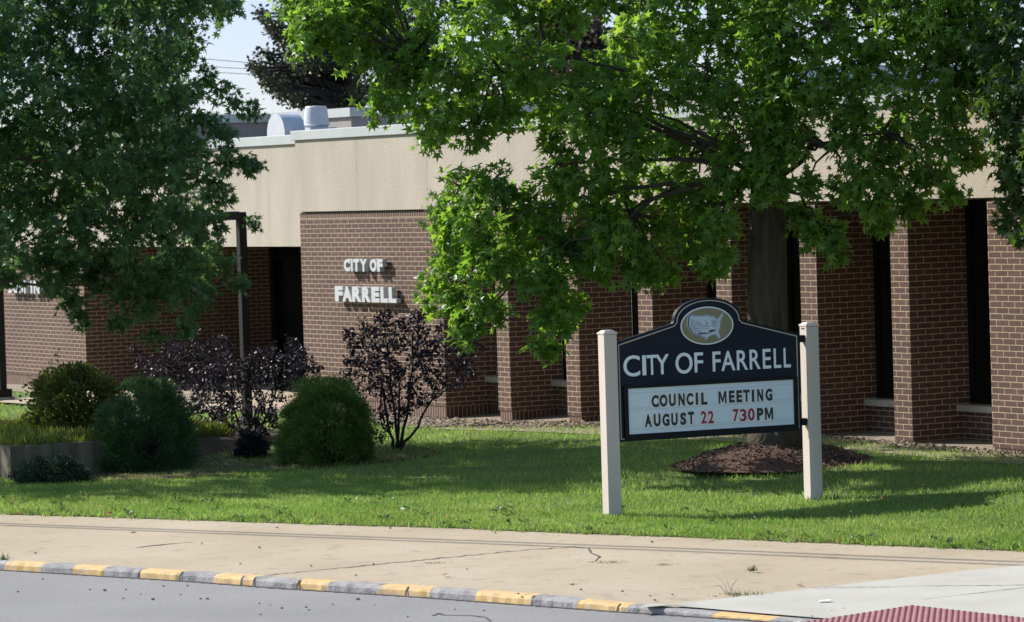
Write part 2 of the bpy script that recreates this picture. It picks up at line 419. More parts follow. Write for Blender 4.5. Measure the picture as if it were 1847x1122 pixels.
# kerb with yellow dashes
def chipped(name, col, conc):
    m, n, l, b = newmat(name)
    tc = n.new('ShaderNodeTexCoord'); t = n.new('ShaderNodeTexNoise'); t.inputs['Scale'].default_value = 14; t.inputs['Detail'].default_value = 8; t.inputs['Roughness'].default_value = .7
    l.new(tc.outputs['Object'], t.inputs['Vector'])
    r = n.new('ShaderNodeValToRGB'); r.color_ramp.elements[0].position = .47; r.color_ramp.elements[1].position = .66
    l.new(t.outputs['Fac'], r.inputs['Fac'])
    x = n.new('ShaderNodeMix'); x.data_type = 'RGBA'; l.new(r.outputs['Color'], x.inputs[0])
    x.inputs[6].default_value = (*col, 1); x.inputs[7].default_value = (*conc, 1)
    l.new(x.outputs[2], b.inputs['Base Color']); b.inputs['Roughness'].default_value = .8
    bp = n.new('ShaderNodeBump'); bp.inputs['Strength'].default_value = .5; bp.inputs['Distance'].default_value = .01
    l.new(t.outputs['Fac'], bp.inputs['Height']); l.new(bp.outputs['Normal'], b.inputs['Normal'])
    return m
M['yellow'] = chipped('kerb_yellow_paint', (.68, .44, .17), (.42, .34, .25))
M['kerb_grey'] = noise_mat('kerb_grey', (.24, .228, .218), (.40, .38, .365), 9, .95, .4, 40, 8)
M['gutter'] = noise_mat('gutter_dark', (.035, .032, .03), (.12, .11, .10), 14, .95, .5)
YEL = [(8, 76), (134, 190), (254, 325), (385, 457), (533, 590), (683, 773), (857, 957), (1040, 1130), (1283, 1390)]
def kpt(px):
    for i in range(len(KERB_PX) - 1):
        x0, x1 = KERB_PX[i][0], KERB_PX[i + 1][0]
        if x0 <= px <= x1:
            f = (px - x0) / (x1 - x0)
            return KERB[i].lerp(KERB[i + 1], f), kback[i].lerp(kback[i + 1], f).normalized(), KH[i] + (KH[i + 1] - KH[i]) * f
xs = sorted(set([-2600, -1500, -900, 1900, 2400, 3000] + list(np.arange(-860, 1900, 11.0)) + [x for y in YEL for x in y]))
mb = MB(); prof = [(0.0, 0.0), (.012, .62), (.03, .90), (.05, 1.0), (.150, 1.02)]
rk = random.Random(3)
rows = []
for px in xs:
    p, bk, h = kpt(px); j = rk.uniform(-.006, .006)
    rows.append([up(p + bk * (o + j * (1 if k < 4 else 0)), KZ - (.02 if k == 0 else 0) + h * hh + (rk.uniform(-.004, .004) if 0 < k < 4 else 0)) for k, (o, hh) in enumerate(prof)])
for i in range(len(xs) - 1):
    cx = (xs[i] + xs[i + 1]) / 2; yl = any(a <= cx <= c2 for a, c2 in YEL)
    for k in range(len(prof) - 1):
        mb.face([rows[i][k], rows[i + 1][k], rows[i + 1][k + 1], rows[i][k + 1]], None, 1 if yl else 0)
kerb = mb.build('kerb', [M['kerb_grey'], M['yellow']]); kerb['kind'] = 'structure'
for px, wd_ in ((324, 3), (434, 3), (456, 2), (535, 4), (731, 3), (957, 4), (1112, 3)):
    mb = MB()
    for a_, c_ in ((px, px + wd_),):
        (p0, b0, h0), (p1, b1, h1) = kpt(a_), kpt(c_)
        q = [[up(p + bk * (o - .004), KZ + h * hh + .003) for o, hh in prof[:4]] for p, bk, h in ((p0, b0, h0), (p1, b1, h1))]
        for k in range(3): mb.face([q[0][k], q[1][k], q[1][k + 1], q[0][k + 1]])
    mb.build('crack', M['crack'], kerb)
mb = MB()     # dark mottled strip of uneven width along the foot of the kerb
for i in range(len(xs) - 1):
    def gp(px, j):
        p, bk, h = kpt(px); return up(p - bk * j, KZ + .004)
    w0, w1 = .03 + .03 * math.sin(i * 1.7) ** 2, .03 + .03 * math.sin((i + 1) * 1.7) ** 2
    mb.face([gp(xs[i], w0), gp(xs[i + 1], w1), gp(xs[i + 1], -.02), gp(xs[i], -.02)])
gut = mb.build('gutter', M['gutter']); gut['kind'] = 'structure'

# pale concrete ramp corner and red dome mat
M['new_concrete'] = noise_mat('pale_concrete', (.43, .41, .35), (.51, .49, .43), 1.6, .9, .2, 90, 8, c3=(.40, .38, .33))
pts = [(1150, 1098), (1250, 1087), (1347, 1076), (1450, 1064), (1600, 1047), (1720, 1033), (1847, 1021), (2100, 996)]
mb = MB()
for (x0, y0), (x1, y1) in zip(pts, pts[1:]):
    a0 = Gw(x0, y0); a1 = Gw(x1, y1)
    b0, k0, h0 = kpt(min(x0, 1890)); b1, k1, h1 = kpt(min(x1, 1890))
    b0 = up(b0 + k0 * .148, KZ + h0 + .006); b1 = up(b1 + k1 * .148, KZ + h1 + .006)
    for k in range(6):
        f0, f1 = k / 6, (k + 1) / 6
        v = [b0.lerp(a0, f0), b1.lerp(a1, f0), b1.lerp(a1, f1), b0.lerp(a0, f1)]
        for w_ in v: w_.z += .007
        mb.face(v)
ramp_o = mb.build('ramp', M['new_concrete']); ramp_o['kind'] = 'structure'
def strip(mb, pxs, w, lift, jit=.0, seed=0):
    r = random.Random(seed); pts = []
    for (x0, y0), (x1, y1) in zip(pxs, pxs[1:]):
        nseg = max(2, int(math.hypot(x1 - x0, y1 - y0) / 9))
        for k in range(nseg): pts.append((x0 + (x1 - x0) * k / nseg, y0 + (y1 - y0) * k / nseg + r.uniform(-jit, jit)))
    pts.append(pxs[-1]); g = [Gw(*p) for p in pts]
    ws = [w * r.uniform(.4, 1.3) for _ in g]
    for i in range(len(g) - 1):
        t = (g[i + 1] - g[i]).normalized(); nn = Vector((-t.y, t.x, 0))
        up_ = Vector((0, 0, lift))
        mb.face([g[i] - nn * ws[i] + up_, g[i + 1] - nn * ws[i + 1] + up_, g[i + 1] + nn * ws[i + 1] + up_, g[i] + nn * ws[i] + up_])
for k, (pxs, w, j) in enumerate([([(478, 1038), (640, 1022), (860, 1001), (940, 993), (1035, 987)], .012, .8),
                              ([(1035, 987), (1062, 990), (1066, 998), (1082, 1004), (1074, 1013), (1060, 1014)], .010, .6),
                              ([(246, 988), (300, 982), (346, 978)], .018, .2)]):
    mb = MB(); strip(mb, pxs, w, .004, j, k); mb.build('crack', M['crack'], sidewalk)
mb = MB(); strip(mb, [(1445, 1062), (1600, 1061), (1847, 1058)], .008, .014, .5, 5); mb.build('joint', M['crack'], ramp_o)
mb = MB(); strip(mb, [(1665, 1084), (1760, 1073), (1860, 1061)], .006, .014, .3, 6); mb.build('joint', M['crack'], ramp_o)
mb = MB()
cpx = [(780, 1110), (792, 1106), (800, 1109), (850, 1110), (876, 1113), (884, 1120)]
for (x0, y0), (x1, y1) in zip(cpx, cpx[1:]):
    a, c2 = G(x0, y0, KZ + .004), G(x1, y1, KZ + .004); t = (c2 - a).normalized(); nn = Vector((-t.y, t.x, 0)) * .012
    mb.face([a - nn, c2 - nn, c2 + nn, a + nn])
mb.build('crack', M['crack'], road)

M['tactile'] = noise_mat('tactile_red', (.40, .19, .185), (.48, .25, .24), 8, .8, .1, c3=(.42, .21, .20))
a = Gw(1645, 1096); bdir = (Gw(1847, 1118.5) - a).normalized(); cdir = (Gw(1492, 1119) - a).normalized()
cdir = (cdir - bdir * cdir.dot(bdir) * .5).normalized()
mat_root = empty('tactile_mat', a, 'dark red tactile paving mat with rows of domes set in the pale concrete ramp', 'tactile paving')
LU, LV = 1.9, 1.3; slope = Vector((0, 0, .03))
mb = MB()
def tp(u, v): return a + bdir * u + cdir * v + Vector((0, 0, .018))
q = [tp(0, 0), tp(LU, 0), tp(LU, LV), tp(0, LV)]
mb.face(q)
for i in range(4): 
    p0, p1 = q[i], q[(i + 1) % 4]; mb.face([p1, p0, p0 - Vector((0, 0, .012)), p1 - Vector((0, 0, .012))])
mb.build('mat', M['tactile'], mat_root)
mb = MB()
for i in range(int(LU / .062)):
    for k in range(int(LV / .062)):
        c0 = tp(.035 + i * .062, .035 + k * .062); ring = []
        for q_ in range(7):
            an = 2 * math.pi * q_ / 7; ring.append((math.cos(an), math.sin(an)))
        for q_ in range(7):
            x0, y0 = ring[q_]; x1, y1 = ring[(q_ + 1) % 7]
            lo0 = c0 + Vector((x0 * .020, y0 * .020, 0)); lo1 = c0 + Vector((x1 * .020, y1 * .020, 0))
            hi0 = c0 + Vector((x0 * .012, y0 * .012, .008)); hi1 = c0 + Vector((x1 * .012, y1 * .012, .008))
            mb.face([lo0, lo1, hi1, hi0])
        mb.face([c0 + Vector((x * .012, y * .012, .008)) for x, y in ring])
M['dome'] = noise_mat('tactile_dome_red', (.24, .085, .095), (.31, .12, .125), 8, .7, .1)
d = mb.build('dome', M['dome'], mat_root); d['kind'] = 'stuff'

# lawn sheet, gravel strip, entrance walk
GRAV = .86
def grav(x, y): return .86 - .52 * sst(((x - A0.x) * T2.x + (y - A0.y) * T2.y - 4.0) / 6.0)
mb = MB(); NE, NV = 140, 44
def lawn_pt(e, f):
    dd = dist_facade(e); tot = max(.6, dd - float(grav(e.x, e.y))); v = e - N2 * (tot * f)
    return Vector((v.x, v.y, float(zlawn(v.x, v.y)) * min(1, f * tot / .5)))
for i in range(NE):
    e0, e1 = polyline_at(EDGE, i / NE), polyline_at(EDGE, (i + 1) / NE)
    for k in range(NV):
        mb.face([lawn_pt(e0, k / NV), lawn_pt(e1, k / NV), lawn_pt(e1, (k + 1) / NV), lawn_pt(e0, (k + 1) / NV)])
M['lawn'] = noise_mat('lawn_soil_green', (.07, .12, .025), (.12, .165, .045), 3, .95, .4, 60, 8, c3=(.13, .13, .05))
lawn = mb.build('lawn', M['lawn'], smooth=True); lawn['kind'] = 'structure'
mb = MB()
for i in range(60):
    s0, s1 = -22 + i * .8, -22 + (i + 1) * .8
    for d0, d1 in ((-.9, 0.0), (0.0, GRAV + .12)):
        q = []
        for s_, d_ in ((s0, d1), (s1, d1), (s1, d0), (s0, d0)):
            v = W(s_, d_); q.append(Vector((v.x, v.y, float(zlawn(v.x, v.y)) + .01)))
        mb.face(q)
M['gravel'] = noise_mat('gravel', (.22, .175, .125), (.42, .35, .265), 45, .95, .8, 70, 6, c3=(.14, .11, .085))
grv = mb.build('gravel_strip', M['gravel'], smooth=True); grv['kind'] = 'structure'
mb = MB(); mb.face([W(-7.9, -3.7, .03), W(-.02, -3.7, .03), W(-.02, 0, .03), W(-.8, 2.0, .04), W(-6.2, 2.4, .04), W(-7.9, 0, .03)])
walk = mb.build('entrance_walk', noise_mat('walk_concrete', (.40, .32, .235), (.50, .41, .31), 3, .9, .2, 80)); walk['kind'] = 'structure'

# ------------------------------------------------------------------ the building
bld = empty('municipal_building', W(0, 0, 0), 'long one-storey brown brick municipal building with tan fascia, brick piers and flat roof', 'building')
X, Yd = T2, N2
def fb(mb, s0, s1, d0, d1, z0, z1, mi=0): mb.box(A0, T2, N2, ZZ, s0, s1, d0, d1, z0, z1, mi)
ZS, ZT, ZC = .22, 2.94, 4.02          # soldier top, brick top, fascia top
PIER0, SP, PW = 4.2, 1.77, .33
def brick_piece(name, s0, s1, d0, d1, ztop=ZT, top_row=True):
    mb = MB(); fb(mb, s0, s1, d0, d1, ZS, ztop - (.098 if top_row else 0), 0)
    fb(mb, s0 + .014, s1 - .014, d0, d1 - .014, -.4, ZS - .001, 1)
    if top_row:
        fb(mb, s0 + .003, s1 - .003, d0, d1 - .003, ztop - .097, ztop, 2)
    return mb.build(name, [M['brick'], M['soldier'], M['rowlock']], bld)
M['rowlock'] = brick_mat('rowlock_brick', .0677, .11, 0)
brick_piece('brick_wall', 0, PIER0, -.83, 0)
for k in range(1, 7):
    s1 = PIER0 + SP * k; brick_piece('brick_pier', s1 - PW, s1, -.83, 0, top_row=False)
brick_piece('brick_wall', PIER0 + SP * 7 - PW, PIER0 + SP * 7 + 9, -.83, 0, top_row=False)
# window bays
def glass():
    m, n, l, b = newmat('window_glass')
    gl = n.new('ShaderNodeBsdfGlossy'); gl.inputs['Roughness'].default_value = .03; gl.inputs['Color'].default_value = (.9, .95, 1, 1)
    tr = n.new('ShaderNodeBsdfTransparent'); tr.inputs['Color'].default_value = (.80, .83, .80, 1)
    fr = n.new('ShaderNodeFresnel'); fr.inputs['IOR'].default_value = 1.5
    mx = n.new('ShaderNodeMixShader'); l.new(fr.outputs[0], mx.inputs[0]); l.new(tr.outputs[0], mx.inputs[1]); l.new(gl.outputs[0], mx.inputs[2])
    l.new(mx.outputs[0], n['Material Output'].inputs['Surface']); return m
M['glass'] = glass()
for k in range(7):
    s0 = PIER0 + SP * k; s1 = s0 + SP - PW
    mb = MB(); fb(mb, s0, s1, -1.05, -.70, ZS, .52, 0); fb(mb, s0, s1, -1.05, -.715, -.4, ZS - .001, 1)
    mb.build('apron_wall', [M['brick'], M['soldier']], bld)
    wv = MB()
    for a_, b_ in ((s0, s0 + .05), (s1 - .05, s1), (s0 + .70, s0 + .75)): fb(wv, a_, b_, -.90, -.835, .60, ZT)
    for z0_, z1_ in ((.60, .66), (2.25, 2.31), (ZT - .05, ZT)):
        fb(wv, s0 + .05, s0 + .70, -.895, -.84, z0_, z1_); fb(wv, s0 + .75, s1 - .05, -.895, -.84, z0_, z1_)
    wo = wv.build('window', M['bronze'], bld)
    mb = MB(); fb(mb, s0 + .002, s1 - .002, -.92, -.63, .522, .60); mb.build('sill', M['sill'], wo, bevel=.006)
    mb = MB(); mb.face([W(s0 + .03, -.865, .63), W(s1 - .03, -.865, .63), W(s1 - .03, -.865, ZT - .03), W(s0 + .03, -.865, ZT - .03)]); mb.build('pane', M['glass'], wo)
    mb = MB(); cs = 46
    for i in range(cs):
        u0, u1 = s0 + .55 + (s1 - s0 - .6) * i / cs, s0 + .55 + (s1 - s0 - .6) * (i + 1) / cs
        mb.face([W(u0, -.97 + .03 * math.sin(i * .9), .95), W(u1, -.97 + .03 * math.sin((i + 1) * .9), .95), W(u1, -.97 + .03 * math.sin((i + 1) * .9), 2.9), W(u0, -.97 + .03 * math.sin(i * .9), 2.9)])
    mb.build('curtain', M['curtain'], wo, smooth=True)
mb = MB(); fb(mb, 0.1, 26, -6.2, -5.9, 0, ZT - .02); fb(mb, .1, 26, -5.9, -1.06, -.2, .02); mb.build('interior', M['dark_room'], bld)
# soffit over bays, roof deck
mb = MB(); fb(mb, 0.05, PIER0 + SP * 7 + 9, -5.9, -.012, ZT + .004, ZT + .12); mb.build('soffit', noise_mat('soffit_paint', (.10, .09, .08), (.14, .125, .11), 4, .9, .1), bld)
mb = MB(); fb(mb, -20, 27, -14, -.25, 3.82, 3.94); mb.build('roof', M['roof'], bld)
# fascia panels
def fascia(s0, s1, d1, z0, z1):
    mb = MB(); fb(mb, s0 + .0012, s1 - .0012, d1 - .24, d1, z0, z1); return mb.build('fascia_panel', M['fascia'], bld, bevel=.002)
js = [-.03, 1.87, 3.92, 5.86, 7.8, 9.74, 11.68, 13.62, 15.56, 17.5, 19.44, 21.4, 23.3, 25.2]
for a_, b_ in zip(js, js[1:]): fascia(a_, b_, .03, ZT + .02, ZC)
js2 = [-20, -18.0, -16.15, -14.28, -12.41, -10.55, -8.68, -6.81, -4.94, -3.07, -1.2, -.036]
for a_, b_ in zip(js2, js2[1:]): fascia(a_, b_, -.10, 2.44, ZC - .05)
mb = MB(); fb(mb, -.10, 25.2, -.26, .065, ZC + .002, ZC + .145); mb.build('coping', M['coping'], bld, bevel=.008)
mb = MB(); fb(mb, -20, -.102, -.40, -.065, ZC - .048, ZC + .095); mb.build('coping', M['coping'], bld, bevel=.008)
# entrance court and left wing
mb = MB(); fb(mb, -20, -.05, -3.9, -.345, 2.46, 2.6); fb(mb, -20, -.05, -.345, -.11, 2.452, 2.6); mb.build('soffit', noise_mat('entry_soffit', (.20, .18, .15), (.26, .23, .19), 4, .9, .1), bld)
def wing_piece(s0, s1, d0, d1):
    mb = MB(); fb(mb, s0, s1, d0, d1, ZS, 2.448, 0); fb(mb, s0 + .014, s1 - .014, d0, d1 - .014, -.4, ZS - .001, 1)
    return mb.build('brick_wall', [M['brick'], M['soldier']], bld)
SW = -7.93
wing_piece(-20, SW, -.40, -.005)
wing_piece(SW - .4, SW, -3.9, -.402)
mb = MB(); fb(mb, SW, -.0, -3.9, -3.75, 0, 2.45); mb.build('interior', M['dark_room'], bld)
dr = MB()
for a_ in (SW + .02, SW + 1.1, SW + 2.2, SW + 3.3, SW + 4.4, SW + 5.5, SW + 6.6): fb(dr, a_, a_ + .09, -3.62, -3.5, .03, 2.45)
fb(dr, SW + .11, -.05, -3.6, -3.52, 2.12, 2.2)
dro = dr.build('entrance_door', M['bronze'], bld)
mb = MB(); mb.face([W(SW + .05, -3.56, .05), W(-.05, -3.56, .05), W(-.05, -3.56, 2.44), W(SW + .05, -3.56, 2.44)]); mb.build('pane', M['glass'], dro)
# raised block on the roof
blk = MB()
C1 = Vector((-2.53, 58.0, 0)); sB = (C1 - A0).dot(T2); dB = (C1 - A0).dot(N2)
fb(blk, sB - 2.86, sB, dB - 9, dB, 3.94, 4.46, 0); fb(blk, sB - 12, sB - 2.86, dB - 9, dB + 2.0, 3.94, 4.458, 0)
rb = blk.build('roof_block', M['grey_wall'], bld)
cp = MB(); fb(cp, sB - 2.80, sB + .05, dB - 9.05, dB + .05, 4.462, 4.61); fb(cp, sB - 12, sB - 2.81, dB - 9.05, dB + 2.05, 4.46, 4.606); cp.build('coping', M['coping'], rb)
blk = MB(); fb(blk, sB + 5.2, sB + 11, dB - 5, dB - .6, 3.94, 4.55); rb = blk.build('roof_block', M['grey_wall'], bld)
cp = MB(); fb(cp, sB + 5.15, sB + 11.05, dB - 5.05, dB - .55, 4.552, 4.78); cp.build('coping', M['galv'], rb)

# ---- letters
_cache = {}
BLOCK = {'M': [(0, 0), (.21, 0), (.21, .62), (.42, .10), (.58, .10), (.79, .62), (.79, 0), (1, 0), (1, 1), (.74, 1), (.5, .42), (.26, 1), (0, 1)],
         'N': [(0, 0), (.26, 0), (.26, .58), (.70, 0), (1, 0), (1, 1), (.74, 1), (.74, .42), (.30, 1), (0, 1)]}
def glyph(ch, off):
    if ch in BLOCK: return BLOCK[ch], [tuple(range(len(BLOCK[ch])))]
    key = (ch, off)
    if key in _cache: return _cache[key]
    cu = bpy.data.curves.new('glyph', 'FONT'); cu.body = ch; cu.offset = off; cu.resolution_u = 5; cu.fill_mode = 'FRONT'
    ob = bpy.data.objects.new('glyph', cu); COL.objects.link(ob)
    dg = bpy.context.evaluated_depsgraph_get(); dg.update()
    me = bpy.data.meshes.new_from_object(ob.evaluated_get(dg))
    v = [tuple(x.co)[:2] for x in me.vertices]; f = [tuple(p.vertices) for p in me.polygons]
    bpy.data.objects.remove(ob); bpy.data.curves.remove(cu); bpy.data.meshes.remove(me)
    _cache[key] = (v, f); return v, f
def letter(name, ch, o, ax, ay, an, u0, u1, v0, v1, depth, mat, parent, off=.0):
    v, f = glyph(ch, off)
    xs_ = [p[0] for p in v]; ys_ = [p[1] for p in v]; a_, b_ = min(xs_), max(xs_); c_, d_ = min(ys_), max(ys_)
    V = []
    for dz in (depth, 0.0):
        for x, y in v: V.append(o + ax * (u0 + (x - a_) / (b_ - a_) * (u1 - u0)) + ay * (v0 + (y - c_) / (d_ - c_) * (v1 - v0)) + an * dz)
    n_ = len(v); ec = {}
    F = [p for p in f]
    for p in f:
        for i in range(len(p)): ec.setdefault(tuple(sorted((p[i], p[(i + 1) % len(p)]))), []).append((p[i], p[(i + 1) % len(p)]))
    for e, q in ec.items():
        if len(q) == 1:
            i, j = q[0]; F.append((i, i + n_, j + n_, j))
    mb = MB(); mb.v = [tuple(p) for p in V]; mb.f = F; mb.uv = [[(0, 0)] * len(p) for p in F]; mb.m = [0] * len(F)
    return mb.build(name, mat, parent)
o_ = W(0, 0, 0)
def wall_word(chars, xr, x_0, x_1, s_0, s_1, z0, z1):
    for ch, (a_, b_) in zip(chars, xr):
        letter('raised_letter', ch, W(.175, .035), T2, ZZ, N2, s_0 + (a_ - x_0) / (x_1 - x_0) * (s_1 - s_0), s_0 + (b_ - x_0) / (x_1 - x_0) * (s_1 - s_0), z0, z1, .075, M['white_metal'], bld, .065)
wall_word('CITYOF', [(415, 467), (474, 488), (493, 541), (545, 602), (625, 679), (684, 728)], 415, 728, 1.36, 2.53, 2.085, 2.265)
wall_word('FARRELL', [(332, 396), (393, 472), (474, 548), (553, 622), (629, 691), (701, 758), (765, 825)], 332, 825, 1.06, 2.90, 1.645, 1.868)
for k, (ch, a_, b_) in enumerate((('J', 18, 27), ('U', 28.5, 38), ('M', 39.5, 51), ('I', 60, 63), ('N', 66, 76))):
    letter('raised_letter', ch, W(.175, .03), T2, ZZ, N2, -11.2 + (a_ - 15) / 60 * 1.45, -11.2 + (b_ - 15) / 60 * 1.45, 1.645, 1.868, .075, M['white_metal'], bld, .065)

# ---- roof vents
hp = P(517, 240, 55.6); hp.z = 3.94
hv = empty('roof_hood', hp, 'grey half-round sheet metal hood on the flat roof left of the round vent', 'roof vent')
mb = MB(); R = .30; LEG = .25; arc = [(-R, 0.0), (-R, LEG)] + [(-R * math.cos(math.pi * k / 14), LEG + .30 * math.sin(math.pi * k / 14)) for k in range(1, 14)] + [(R, LEG), (R, 0.0)]
fr_ = [hp + T2 * u + N2 * .17 + ZZ * v for u, v in arc]; bk_ = [hp + T2 * u - N2 * .17 + ZZ * v for u, v in arc]
for i in range(len(arc) - 1): mb.face([fr_[i], fr_[i + 1], bk_[i + 1], bk_[i]])
mb.face(bk_)
mb.build('hood_shell', M['galv'], hv, smooth=False)
mb = MB(); mb.face(fr_); 
fr2 = [p + N2 * .02 for p in fr_]; mb.face(fr2)
for i in range(len(arc) - 1): mb.face([fr_[i], fr_[i + 1], fr2[i + 1], fr2[i]])
mb.build('end_panel', M['vent_white'], hv)
vp = P(571, 232, 56.6); vp.z = 3.94
vv = empty('roof_vent', vp, 'round tapered grey exhaust vent standing on the flat roof behind the parapet', 'roof vent')
mb = MB(); mb.tube([vp + ZZ * h for h in (.36, .375, .385, .60, .655, .675, .68)], [.205, .215, .208, .182, .174, .160, .05], 28); mb.build('vent_cap', M['vent_white'], vv, smooth=False)
mb = MB(); mb.box(vp, T2, N2, ZZ, -.24, .24, -.24, .24, 0.0, .33); mb.tube([vp + ZZ * .32, vp + ZZ * .365], .18, 20); mb.build('base_curb', M['galv'], vv)

# ------------------------------------------------------------------ the sign
TH = math.radians(24.5)
SU = Vector((math.cos(TH), math.sin(TH), 0)); SN = Vector((math.sin(TH), -math.cos(TH), 0))
S0 = P(1111, 702, 34.5)                 # panel-top level at the board's left end
ZP = S0.z
sign = empty('city_sign', Vector((S0.x, S0.y, .03)), 'navy city sign board with arched top and oval map emblem between two beige posts', 'sign')
def sp(u, v, d=0.0): return Vector((S0.x, S0.y, ZP)) + SU * u + ZZ * v + SN * d
# posts
def post(uc, vtop, zb, lab):
    hs = .07; mb = MB(); o = sp(uc, 0)
    mb.box(o, SU, SN, ZZ, -hs, hs, -hs, hs, zb - ZP, vtop - .035)
    po = mb.build('post', M['post'], sign, bevel=.006)
    mb = MB(); mb.box(o, SU, SN, ZZ, -hs - .006, hs + .006, -hs - .006, hs + .006, vtop - .034, vtop - .014)
    a_ = hs - .015; t_ = hs - .03
    lo = [o + SU * x * (hs - .004) + SN * y * (hs - .004) + ZZ * (vtop - .0138) for x, y in ((-1, -1), (1, -1), (1, 1), (-1, 1))]
    hi = [o + SU * x * a_ * .8 + SN * y * a_ * .8 + ZZ * (vtop + .006) for x, y in ((-1, -1), (1, -1), (1, 1), (-1, 1))]
    for i in range(4): mb.face([lo[i], lo[(i + 1) % 4], hi[(i + 1) % 4], hi[i]])
    mb.face(hi); mb.build('post_cap', M['post'], po, bevel=.003)
    return po
post(-.078, .573, -.06, '')
pr = post(2.165, .555, -.08, '')
BT = .06; BD = .012
def outline(inset=0.0):
    e, sh, top, bot, wdt = .455, .612, .85, -.515, 2.03
    pts = [(inset, bot + inset), (wdt - inset, bot + inset), (wdt - inset, e - inset)]
    c = wdt / 2; hw = .39
    pts.append((c + hw - inset * .4, sh - inset * .95))
    for k in range(0, 25):
        an = math.pi * k / 24
        pts.append((c + (hw - .018 - inset) * math.cos(an), sh + .022 - inset * .6 + (top - sh - .022 - inset * .4) * math.sin(an) ** .92))
    pts.append((c - hw + inset * .4, sh - inset * .95)); pts.append((inset, e - inset))
    return pts
def slab(name, poly, d0, d1, mat, parent):
    mb = MB(); f_ = [sp(u, v, d1) for u, v in poly]; b_ = [sp(u, v, d0) for u, v in poly]
    mb.face(f_); mb.face(b_[::-1])
    for i in range(len(poly)): j = (i + 1) % len(poly); mb.face([f_[i], b_[i], b_[j], f_[j]])
    return mb.build(name, mat, parent)
board = slab('board', outline(0), -BT / 2, BT / 2, M['navy'], sign)
FD = BT / 2
def ring(name, p_out, p_in, d0, d1, mat, parent):
    mb = MB(); n_ = len(p_out)
    for i in range(n_):
        j = (i + 1) % n_
        mb.face([sp(*p_out[i], d1), sp(*p_out[j], d1), sp(*p_in[j], d1), sp(*p_in[i], d1)])
        mb.face([sp(*p_out[i], d0), sp(*p_out[j], d0), sp(*p_out[j], d1), sp(*p_out[i], d1)])
        mb.face([sp(*p_in[i], d0), sp(*p_in[j], d0), sp(*p_in[j], d1), sp(*p_in[i], d1)])
    return mb.build(name, mat, parent)
ring('trim_line', outline(.022), outline(.031), FD - .002, FD + .004, M['cream_line'], board)
# emblem
UC, VC = 1.0, .577; EA, EB = .292, .187
ell = lambda k_a: [(UC + EA * k_a * math.cos(2 * math.pi * i / 56), VC + (EB - EA * (1 - k_a)) * math.sin(2 * math.pi * i / 56)) for i in range(56)]
emb = slab('emblem', ell(.965), FD - .001, FD + .006, M['gold'], sign)
ring('emblem_rim', ell(1.0), ell(.962), FD - .001, FD + .009, M['sign_white'], emb)
MAP = [(535, 450), (600, 462), (720, 470), (820, 460), (850, 450), (885, 470), (912, 482), (935, 462), (965, 490), (1000, 508), (1008, 535), (1045, 500), (1078, 470), (1095, 425), (1125, 430), (1130, 470), (1100, 503), (1082, 560), (1075, 620), (1070, 680), (1040, 730), (1045, 790), (1070, 850), (1055, 876), (1030, 860), (1000, 805), (950, 802), (900, 820), (862, 832), (842, 860), (826, 895), (803, 882), (780, 845), (742, 842), (715, 803), (650, 797), (600, 768), (568, 758), (548, 702), (520, 660), (505, 600), (518, 520), (526, 480)]
def mp_(x, y): return (UC + (x - 840) / 470 * EA, VC - (y - 640 + (x - 840) * .02) / 340 * EB)
def grow(poly, g):
    cx = sum(p[0] for p in poly) / len(poly); cy = sum(p[1] for p in poly) / len(poly)
    return [(cx + (x - cx) * g, cy + (y - cy) * g) for x, y in poly]
slab('map_border', [mp_(*p) for p in grow(MAP, 1.075)], FD + .0062, FD + .0085, M['map_white'], emb)
slab('map_outline', [mp_(*p) for p in grow(MAP, 1.035)], FD + .0087, FD + .0105, M['map_navy'], emb)
slab('map', [mp_(*p) for p in grow(MAP, .985)], FD + .0107, FD + .0125, M['map_white'], emb)
for poly in ([(660, 770), (760, 762), (860, 770), (900, 762), (890, 778), (800, 788), (690, 792)], [(855, 745), (900, 715), (960, 712), (995, 728), (960, 745), (915, 760), (870, 758)]):
    slab('map_drawing', [mp_(*p) for p in poly], FD + .0127, FD + .0138, M['map_navy'], emb)
lines = [(560, 520, 560, 600), (585, 515, 585, 595), (540, 620, 640, 640), (640, 580, 710, 575), (640, 580, 640, 630), (710, 575, 715, 680), (740, 610, 740, 640), (740, 640, 870, 630), (800, 600, 860, 610), (830, 560, 830, 600), (560, 690, 690, 690), (630, 700, 630, 750), (660, 740, 740, 735), (740, 660, 880, 655), (900, 560, 960, 540), (930, 600, 1010, 590), (960, 570, 985, 640), (900, 640, 1000, 660), (1000, 540, 1020, 580), (760, 690, 860, 690), (560, 655, 620, 665), (780, 560, 815, 545)]
mb = MB()
for x0, y0, x1, y1 in lines:
    L_ = math.hypot(x1 - x0, y1 - y0); nx, ny = -(y1 - y0) / L_ * 4.5, (x1 - x0) / L_ * 4.5
    mb.face([sp(*mp_(x0 + nx, y0 + ny), FD + .0142), sp(*mp_(x1 + nx, y1 + ny), FD + .0142), sp(*mp_(x1 - nx, y1 - ny), FD + .0142), sp(*mp_(x0 - nx, y0 - ny), FD + .0142)])
for cx, cy, rr in ((960, 600, 38), (830, 580, 16), (690, 610, 20)):
    for i in range(18):
        a0, a1 = 2 * math.pi * i / 18, 2 * math.pi * (i + 1) / 18
        mb.face([sp(*mp_(cx + rr * math.cos(a0), cy + rr * math.sin(a0)), FD + .0142), sp(*mp_(cx + rr * math.cos(a1), cy + rr * math.sin(a1)), FD + .0142), sp(*mp_(cx + (rr - 8) * math.cos(a1), cy + (rr - 8) * math.sin(a1)), FD + .0142), sp(*mp_(cx + (rr - 8) * math.cos(a0), cy + (rr - 8) * math.sin(a0)), FD + .0142)])
mb.build('map_drawing', M['map_grey'], emb)
